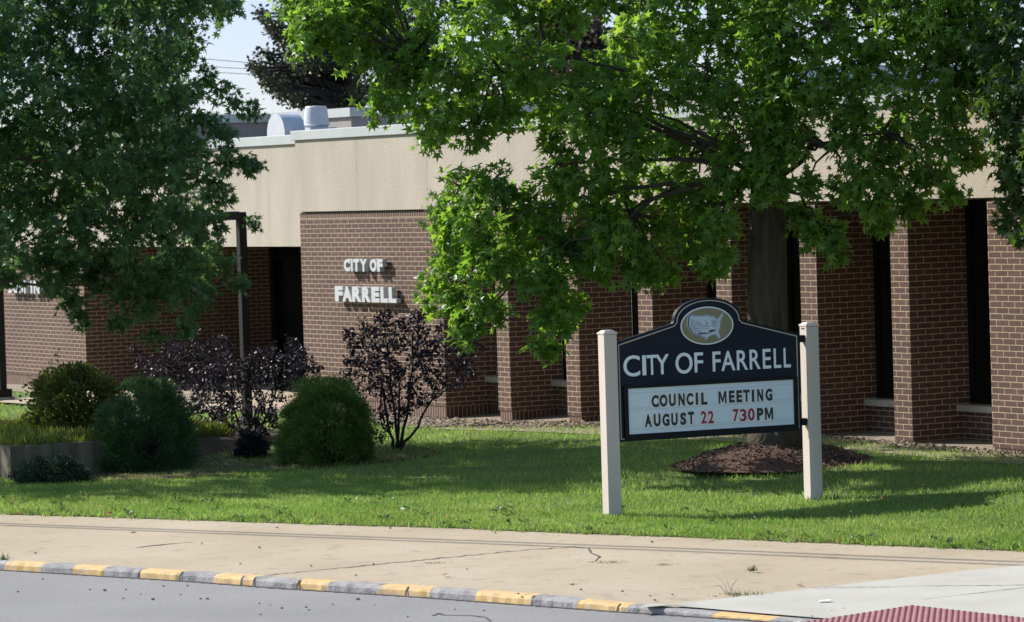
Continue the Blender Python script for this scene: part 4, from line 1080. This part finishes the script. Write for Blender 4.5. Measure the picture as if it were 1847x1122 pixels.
Lc = cat_leaves(GP)
gr = leaves('grass', BLADE, Lc[0], Lc[1], Lc[2], Lc[3], M['grass'], None, Lc[4]); gr['kind'] = 'stuff'
# clover heads
Np = 90; t, ex, ey = grass_points(Np, 1); dist = RNG.uniform(.1, 2.2, Np); Xc = ex - N2.x * dist; Yc = ey - N2.y * dist
mb = MB()
for x, y in zip(Xc, Yc):
    if not (-160 < IW / 2 + x / y * FPX < 2000): continue
    c0 = Vector((x, y, float(zlawn(x, y)) + RNG.uniform(.05, .085))); r_ = RNG.uniform(.005, .009)
    mb.tube([c0 - ZZ * r_, c0 - ZZ * r_ * .4, c0 + ZZ * r_ * .4, c0 + ZZ * r_], [r_ * .5, r_, r_, r_ * .4], 6)
cf = mb.build('clover_flowers', plain('clover_white', (.50, .46, .40), .8)); cf['kind'] = 'stuff'
# chips on the gravel strip
Np = 9000; s_ = RNG.uniform(-1, 17.5, Np); gx = A0.x + T2.x * s_; gy = A0.y + T2.y * s_; d_ = RNG.uniform(-.02, 1, Np) * (grav(gx, gy) + .12)
gx = gx + N2.x * d_; gy = gy + N2.y * d_; tp2 = RNG.normal(size=(Np, 3)); tp2[:, 2] *= .25; nr2 = RNG.normal(size=(Np, 3)) * .4; nr2[:, 2] += 1
gc = leaves('gravel_chips', SIMPLE, np.stack([gx, gy, zlawn(gx, gy) + .018], 1), tp2, nr2, RNG.uniform(.02, .06, Np), leaf_mat('gravel_chip', (.13, .10, .07), (.40, .33, .24), 0.0, .95), None); gc['kind'] = 'stuff'
# dead grass and litter along the sidewalk edge, broad-leaved weeds in the turf
Np = 3600; t, ex, ey = grass_points(Np, 1); dist = -.03 + RNG.normal(size=Np) * .035 - .05 * np.sin(ex * 7.3) * np.sin(ex * 17.1 + 1) * 0
keep = (np.sin(ex * 3.1) + np.sin(ex * 7.7 + 2) > RNG.uniform(-1.8, 1.5, Np)); X_, Y_ = (ex - N2.x * dist)[keep], (ey - N2.y * dist)[keep]; k = len(X_)
tp2 = RNG.normal(size=(k, 3)); tp2[:, 2] = np.abs(tp2[:, 2]) * .25; nr2 = RNG.normal(size=(k, 3)) * .4; nr2[:, 2] += 1
dg_ = leaves('dead_grass', BLADE, np.stack([X_, Y_, np.full(k, .008)], 1), tp2, nr2, RNG.uniform(.03, .075, k), leaf_mat('dead_grass_blade', (.10, .07, .035), (.42, .35, .22), .2, .8), None); dg_['kind'] = 'stuff'
L = []
for q_ in range(420):
    t, ex, ey = grass_points(1, 1); dist = RNG.uniform(.0, 1.0) ** 2 * 2.4 + .02; x, y = float(ex[0] - N2.x * dist), float(ey[0] - N2.y * dist)
    if not (-120 < IW / 2 + x / y * FPX < 1980) or ((x - mc.x) / RX) ** 2 + ((y - mc.y) / RY) ** 2 < 1: continue
    m_ = int(RNG.integers(5, 12)); pos = np.array((x, y, float(zlawn(x, y)) * min(1, dist / .5) + .035)) + RNG.normal(size=(m_, 3)) * np.array((.025, .025, .006))
    tp2 = RNG.normal(size=(m_, 3)); tp2[:, 2] = np.abs(tp2[:, 2]) * .4; nr2 = RNG.normal(size=(m_, 3)) * .3; nr2[:, 2] += 1
    L.append((pos, tp2, nr2, RNG.uniform(.03, .075, m_), np.clip(RNG.random() * .6 + RNG.random(m_) * .3, 0, .93)))
Lc = cat_leaves(L); lw = leaves('lawn_weeds', SIMPLE, Lc[0], Lc[1], Lc[2], Lc[3], leaf_mat('lawn_weed_leaf', (.05, .12, .03), (.17, .27, .07), .3, .45), None, Lc[4]); lw['kind'] = 'stuff'
# raised-bed weeds
Np = 26000; s_ = RNG.uniform(-3.6, -.1, Np); d_ = RNG.uniform(-4.2, -.12, Np)
Xb = RC.x + T2.x * s_ + N2.x * d_; Yb = RC.y + T2.y * s_ + N2.y * d_; Zb = .33 - .2 * np.clip((-d_ - 2) / 2.3, 0, 1)
ok_ = (d_ > -1.3) | (s_ < -.2 - (-d_ - 1.3) * .85); Xb, Yb, Zb = Xb[ok_], Yb[ok_], Zb[ok_]; Np = len(Xb)
tip = RNG.normal(size=(Np, 3)) * .5; tip[:, 2] = 1; nr = RNG.normal(size=(Np, 3)); nr[:, 2] *= .3
M['weed'] = leaf_mat('weed_blade', (.08, .13, .02), (.22, .26, .055), .35, .6, accent=(.30, .25, .10), spec=.3)
bgm = leaves('weeds', BLADE, np.stack([Xb, Yb, Zb], 1), tip, nr, RNG.uniform(.10, .24, Np), M['weed'], None); bgm['kind'] = 'stuff'

# ------------------------------------------------------------------ shrubs
def globe(name, label, base, w, h, n, mat, tmpl, lsz, peak=.25, group=None, sprig=.13, ns=150):
    """a bush as separate sprigs of leaves, standing out and up from a dome of uneven height"""
    root = empty(name, base, label, 'shrub', group); L = []; mb = MB(); per = max(6, n // (ns * 8))
    for k in range(ns):
        zt = RNG.uniform(-.34, 1.0); an = k * 2.39996 + RNG.normal() * .25; rh = math.sqrt(max(0, 1 - zt * zt)) if zt > 0 else 1 - .5 * zt * zt
        rad = RNG.uniform(.80, .97) if RNG.random() > .12 else RNG.uniform(.93, 1.06)
        tp_ = 1 - peak * max(0, zt)
        c0 = Vector((base.x + math.cos(an) * rh * rad * (w / 2 - sprig * .6) * tp_, base.y + math.sin(an) * rh * rad * (w / 2 - sprig * .6) * tp_, base.z + h * .30 + zt * rad * h * (.70 if zt > 0 else .8)))
        c0.z = max(c0.z, base.z + sprig * .45); sr = sprig * RNG.uniform(.7, 1.25)
        out = np.array((math.cos(an) * rh, math.sin(an) * rh, max(zt, -.1) + .55)); out /= np.linalg.norm(out)
        m_ = per * 8; d = unit(RNG.normal(size=(m_, 3)) * .75 + out * 1.0)
        pos = np.array(c0) - out * sr * .8 + d * sr * RNG.uniform(.25, 1.35, (m_, 1)); pos[:, 2] = np.maximum(pos[:, 2], base.z + .01)
        L.append((pos, d + RNG.normal(size=(m_, 3)) * .3, RNG.normal(size=(m_, 3)) + out * .6, lsz * RNG.uniform(.6, 1.3, m_), np.clip(RNG.random() * .45 + RNG.random(m_) * .5, 0, .93)))
        if k % 3 == 0: mb.tube(crv(base + Vector((math.cos(an) * .04, math.sin(an) * .04, -.03)), c0, .05, 5, .02, rl), [.016, .014, .012, .009, .007, .004], 5)
    Lc = cat_leaves(L); leaves('foliage', tmpl, Lc[0], Lc[1], Lc[2], Lc[3], mat, root, Lc[4]); mb.build('stems', M['dark_twig'], root)
    return root
M['cedar'] = leaf_mat('cedar_leaf', (.055, .120, .024), (.150, .240, .050), .35, .6, spec=.25)
M['dark_ever'] = leaf_mat('dark_evergreen_leaf', (.034, .080, .030), (.085, .160, .052), .3, .6, spec=.25)
b1 = G(590, 838, .01); globe('cedar_shrub', 'rounded bright green feathery cedar shrub with peaked top, on the lawn between purple bushes', b1, 1.30, 1.07, 46000, M['cedar'], NEEDLE, .055, .10, ns=170)
b2 = G(262, 848, .01); globe('globe_shrub', 'large dark green rounded evergreen shrub, left of the cedar shrub', b2, 1.42, 1.10, 42000, M['dark_ever'], NEEDLE, .055, .12)
M['barberry'] = leaf_mat('barberry_leaf', (.035, .065, .014), (.19, .22, .04), .3, .5, accent=(.20, .07, .03))
b3 = P(140, 812, 43.3); b3.z = .3; globe('barberry_shrub', 'yellowish green leafy shrub with reddish tips in the raised bed at left', b3, 1.45, .95, 12000, M['barberry'], SIMPLE, .05, .1, ns=70, sprig=.17)
b4 = G(95, 872, .0); globe('low_shrub', 'low dark spreading shrub at the foot of the concrete retaining wall', b4, .98, .30, 5000, leaf_mat('low_shrub_leaf', (.016, .034, .018), (.045, .075, .038), .2, .55), SIMPLE, .04, 0, ns=60, sprig=.1)
b4 = G(455, 828, .0); globe('low_shrub', 'small dark clump of leaves between the two rounded evergreen shrubs', b4, .46, .30, 2600, leaf_mat('plum_low', (.014, .014, .016), (.035, .03, .035), .1, .5), SIMPLE, .04, 0, ns=40, sprig=.09)

M['purple'] = leaf_mat('purple_leaf', (.015, .010, .016), (.044, .030, .042), .15, .46, spec=.32)
def ninebark(label, base, stems, cls, lsz=.055):
    root = empty('purple_shrub', base, label, 'shrub', 'purple-leaved shrubs by the entrance'); L = []; st = MB(); tw = st
    for x, y, r, Y in cls:
        c0 = P(x, y, Y); rm = r / FPX * Y
        clump_leaves(c0, (rm, rm * 1.3, rm), int(4 + 29 * (r / 40) ** 1.8), 10, lsz, .15, L, tw)
        sx = min(stems, key=lambda q: (q[0] - x) ** 2 + (q[1] - y) ** 2)
        st.tube(crv(P(*sx), c0, -.03, 5, .03, rl), [.011, .010, .008, .007, .005, .003], 5)
    for x, y, Y in stems:
        st.tube(crv(base + Vector((rl.uniform(-.05, .05), rl.uniform(-.04, .04), -.02)), P(x, y, Y), -.06, 7, .02, rl), [.026, .022, .019, .017, .015, .014, .012, .011], 6)
    Lc = cat_leaves(L); leaves('foliage', SIMPLE, Lc[0], Lc[1], Lc[2], Lc[3], M['purple'], root, Lc[4]); st.build('stems', M['dark_twig'], root, smooth=True)
Y1 = 43.9
n1 = G(716, 815, .01)
ninebark('tall open purple-leaved shrub with bare forked stems below the wall lettering', n1, [(780, 720, Y1), (745, 640, Y1), (690, 700, Y1), (720, 690, Y1), (700, 640, Y1)],
    [(x, y, r, Y1 + RNG.uniform(-.4, .5)) for x, y, r in parse("640,620,22 660,600,26 690,585,22 720,600,30 745,580,24 770,575,18 800,600,26 755,620,34 700,630,34 665,640,30 640,660,26 690,670,34 735,660,36 780,650,36 820,640,32 845,660,22 830,680,24 790,690,30 745,700,28 700,705,26 660,690,24 625,690,16 765,565,8 850,625,16 630,600,10 700,565,8 720,740,14 690,745,12 700,765,12 760,720,12 685,785,10 735,735,10")])
Y2 = 45.8
n2 = G(452, 808, .01)
ninebark('spreading purple-leaved shrub around the foot of the nearer lamp post', n2, [(420, 720, Y2), (470, 730, Y2), (500, 700, Y2)],
    [(x, y, r, Y2 + RNG.uniform(-.4, .5)) for x, y, r in parse("350,690,26 385,670,28 420,660,32 455,650,30 490,645,28 520,640,24 545,650,18 530,670,24 500,680,30 460,690,34 420,700,32 380,705,28 360,720,20 400,735,22 440,740,26 480,725,26 510,705,22 540,630,10 560,660,10 410,760,14 375,770,10 440,775,18 465,760,16 490,750,12 525,615,8 555,690,12 575,670,10 360,745,18 385,752,16 345,730,16 420,778,14 450,790,12 480,772,14 500,762,12 365,772,12 400,755,16")])
Y3 = 47.5
n3 = G(330, 800, .01)
ninebark('purple-leaved shrub behind the large dark green shrub, against the brick entrance wall', n3, [(300, 660, Y3)],
    [(x, y, r, Y3 + RNG.uniform(-.4, .5)) for x, y, r in parse("255,650,14 275,665,22 300,645,22 320,625,18 345,640,26 375,630,22 330,670,28 365,655,24 400,640,20 290,690,24 320,700,24 245,630,8 310,610,8 395,615,10 350,605,10 415,625,12")])
# tall yellow-green weed
tp0 = P(105, 700, 43.0); tp0.z = .34
wd = empty('tall_weed', tp0, 'tall thin yellow-green weed sticking up from the shrub in the raised bed', 'weed'); L = []; mb = MB()
for x, y in ((105, 632), (112, 660), (92, 655), (120, 668), (84, 680)):
    e = P(x, y, 43.0); pts = crv(tp0, e, .0, 6, .015, rl); mb.tube(pts, [.008, .007, .006, .005, .004, .003, .002], 5)
    for t in np.linspace(.45, 1, 9):
        v = np.array(tp0.lerp(e, t)); dirs = RNG.normal(size=(3, 3)); dirs[:, 2] = np.abs(dirs[:, 2]) * .6
        L.append((np.repeat(v[None], 3, 0), dirs, RNG.normal(size=(3, 3)) + np.array((0, 0, 1)), RNG.uniform(.03, .07, 3), RNG.uniform(.5, .93, 3)))
Lc = cat_leaves(L); leaves('foliage', SIMPLE, Lc[0], Lc[1], Lc[2], Lc[3], M['weed'], wd, Lc[4]); mb.build('stems', M['weed'], wd)

# ------------------------------------------------------------------ lamps
def lamp(label, base, h, head):
    root = empty('lamp_post', base, label, 'lamp post', 'square bronze lamp posts'); hw = .057
    mb = MB(); mb.box(base, T2, N2, ZZ, -hw, hw, -hw, hw, .02, h); mb.build('pole', M['lamp'], root, bevel=.006)
    mb = MB(); mb.box(base, T2, N2, ZZ, -.12, .12, -.12, .12, .0, .13); mb.build('base_cover', M['lamp'], root, bevel=.01)
    mb = MB(); mb.tube([base - ZZ * .3, base + ZZ * -.0], .20, 20); mb.build('footing', M['lamp_base'], root)
    ax = Vector((-.93, -.36, 0)); ay = Vector((.36, -.93, 0)); o = base + ZZ * h
    mb = MB(); prof = [(.05, -.10), (.34, -.10), (.36, -.06), (.30, -.005), (.20, .012), (.05, .012)]
    f_ = [o + ax * u + ay * .12 + ZZ * v for u, v in prof]; b_ = [o + ax * u - ay * .12 + ZZ * v for u, v in prof]
    mb.face(f_); mb.face(b_[::-1])
    for i in range(len(prof)): j = (i + 1) % len(prof); mb.face([f_[i], b_[i], b_[j], f_[j]])
    hd = mb.build('lamp_head', M['lamp_gloss'], root, bevel=.012)
    mb = MB(); mb.box(o, ax, ay, ZZ, .10, .32, -.09, .09, -.108, -.1005); mb.build('lens', M['lens'], hd)
M['lamp'] = plain('lamp_bronze', (.017, .014, .012), .6, spec=.2)
M['lamp_gloss'] = plain('lamp_head_bronze', (.016, .015, .016), .32)
M['lens'] = plain('lamp_lens', (.35, .36, .36), .2)
lb = G(447, 770, .02); lamp('bronze square lamp post rising from the purple bushes at the entrance', lb, P(437, 385, lb.y).z, 1)
lb2 = G(5, 716, .08); lamp('bronze square lamp post on a concrete footing at the far left edge', lb2, 3.1, 1)

# ------------------------------------------------------------------ small things
M['dead_leaf'] = noise_mat('dead_leaf', (.26, .09, .035), (.36, .15, .05), 20, .8, 0)
M['dead_red'] = noise_mat('dead_leaf_red', (.34, .045, .03), (.42, .07, .04), 20, .8, 0)
M['dead_brown'] = noise_mat('dead_leaf_brown', (.16, .09, .045), (.24, .14, .07), 20, .8, 0)
for x, y, mt, lab, onw in ((197, 926, 'dead_red', 'bright red fallen leaf in the grass at the left part of the lawn edge', 0), (36, 929, 'dead_red', 'red fallen leaf at the grass edge near the left picture edge', 0), (20, 908, 'dead_leaf', 'orange-brown fallen leaf on the grass at far left', 0), (812, 935, 'dead_leaf', 'orange fallen leaf in the grass above the sidewalk edge', 0), (1662, 893, 'dead_leaf', 'orange-brown fallen leaf in the grass right of the sign', 0), (1203, 875, 'dead_red', 'small red fallen leaf beside the mulch mound', 0), (1660, 855, 'dead_brown', 'brown fallen leaf in the shade right of the mulch mound', 0), (990, 957, 'dead_brown', 'brown fallen leaf at the sidewalk edge left of the sign', 0), (797, 1041, 'dead_leaf', 'orange scrap of leaf lying on the tan sidewalk', 1), (1031, 1054, 'dead_brown', 'dark curled leaf lying on the sidewalk below the sign', 1), (1448, 1056, 'dead_brown', 'brown curled leaf on the sidewalk by the pale ramp', 1), (1615, 1115, 'dead_leaf', 'yellowish leaf lying on the red tactile mat', 1), (240, 961, 'dead_brown', 'brown leaf scrap on the left part of the sidewalk', 1)):
    p = Gw(x, y) + ZZ * .012 if onw else G(x, y, .04)
    if not onw: p.z = float(zlawn(p.x, p.y)) + .05
    V, Fc = SWEETGUM; an = rl.uniform(0, 6.28); sc_ = .045 if onw else .05
    mb = MB()
    R3 = Matrix.Rotation(an, 3, 'Z') @ Matrix.Rotation(rl.uniform(-.5, .5), 3, 'X')
    for f in Fc: mb.face([p + R3 @ (Vector(V[i]) * sc_) for i in f])
    tag(mb.build('fallen_leaf', M[mt], loc=p), lab, 'leaf', 'fallen leaves')
def tuft(x, y, w, h, n, label, name='weed_tuft', flat=.3):
    p = Gw(x, y); q = np.array(p) + np.stack([RNG.normal(size=n) * w, RNG.normal(size=n) * w * .6, np.zeros(n)], 1)
    tip = RNG.normal(size=(n, 3)); tip[:, 2] = np.abs(tip[:, 2]) + flat; nr = RNG.normal(size=(n, 3))
    tag(leaves(name, BLADE, q, tip, nr, RNG.uniform(.4, 1, n) * h, M['weed_dull'], None, loc=p), label, 'weed', 'weeds in the sidewalk')
M['weed_dull'] = leaf_mat('sidewalk_weed', (.05, .075, .025), (.13, .16, .05), .25, .6)
tuft(1357, 1030, .018, .065, 40, 'small upright green weed growing in the sidewalk right of the sign', flat=.8)
tuft(1335, 1073, .10, .045, 130, 'spreading green weed along the edge of the pale ramp')
tuft(1105, 1015, .07, .035, 80, 'flat green weed in a sidewalk crack below the left sign post')
tuft(1198, 1019, .05, .03, 60, 'tiny flat weed in the middle of the sidewalk below the sign')
tuft(785, 1016, .06, .03, 70, 'tiny flat weed beside the long sidewalk crack')
tuft(6, 1010, .02, .08, 22, 'thin upright weed at the kerb at the left picture edge', flat=1.2)
M['dry'] = plain('dry_stem', (.20, .15, .10), .9)
mb = MB(); p0 = Gw(1318, 1074)
for x, y in ((1290, 1052), (1288, 1072), (1310, 1058), (1330, 1060)): mb.tube(crv(p0, Gw(x, y) + ZZ * .06, .03, 5, .01, rl), [.004, .0035, .003, .003, .002, .002], 4)
tag(mb.build('dry_stem', M['dry'], loc=p0), 'dry brown twiggy stems lying at the edge of the pale ramp', 'weed')
M['pebble'] = noise_mat('pebble', (.07, .065, .065), (.22, .21, .20), 30, .9, .2)
import bmesh
def pebble(p, r, lab, grp):
    bm = bmesh.new(); bmesh.ops.create_icosphere(bm, subdivisions=1, radius=r)
    for v in bm.verts: v.co *= rl.uniform(.7, 1.15); v.co.z *= .6
    me = bpy.data.meshes.new('pebble'); bm.to_mesh(me); bm.free(); me.materials.append(M['pebble'])
    o = bpy.data.objects.new('pebble', me); COL.objects.link(o); o.location = p + ZZ * r * .4; tag(o, lab, 'pebble', grp)
for x, y, r in ((645, 1082, .022), (508, 1098, .016), (557, 1101, .012), (188, 1066, .02), (276, 1082, .018), (362, 1081, .014), (374, 1081, .018), (222, 1080, .012), (162, 1064, .012), (77, 1045, .012), (295, 1058, .013), (338, 1057, .014), (227, 1064, .012), (552, 1096, .012), (600, 1091, .012), (675, 1092, .010), (873, 1102, .012), (735, 1113, .012), (470, 1109, .012), (254, 1072, .010), (326, 1073, .010), (32, 1068, .012), (468, 1089, .011), (488, 1092, .010), (820, 1084+16, .010)):
    pebble(G(x, y, KZ), r, 'small dark pebble lying on the grey road near the kerb', 'pebbles on the road')
for x, y, r in ((64, 999, .014), (468, 989, .016), (364, 981, .013), (674, 1019, .014), (1176, 979, .016), (1123, 1069, .016), (1048, 1065, .014), (1181, 1084, .014), (561, 1022, .014), (642, 1039, .012), (500, 953, .014), (704, 954, .013), (893, 962, .012), (842, 1028, .012), (433, 1018, .012), (1173, 1077, .012), (1213, 1074, .011), (935, 1073, .014), (1465, 1114, .014), (1500, 1104, .012), (1522, 1100, .014), (1560, 1098, .012), (1543, 1080, .011)):
    pebble(Gw(x, y) + ZZ * .004, r, 'small dark pebble lying on the tan sidewalk', 'pebbles on the sidewalk')
# white glossy scrap by the kerb and scrap behind the left shrub
p = G(600, 1066, KZ); mb = MB(); t_ = (KERB[7] - KERB[6]).normalized(); mb.box(p, t_, Vector((-t_.y, t_.x, 0)), ZZ, -.14, .14, -.02, .03, .006, .014)
tag(mb.build('paper_scrap', plain('paper_white', (.72, .68, .68), .7), loc=p, bevel=.002), 'flat white paper scrap lying on the road against the kerb', 'litter')
p = Gw(1487, 1087) + ZZ * .012; mb = MB(); mb.face([p + Vector(q) for q in ((-.05, -.02, 0), (.04, -.03, .004), (.06, .02, .012), (-.03, .03, .004))]); mb.face([p + Vector(q) for q in ((-.05, -.02, -.003), (-.03, .03, .001), (.06, .02, .009), (.04, -.03, .001))])
tag(mb.build('paper_scrap', plain('paper_pale', (.75, .75, .72), .7), loc=p), 'small pale paper scrap lying on the pale concrete ramp', 'litter')
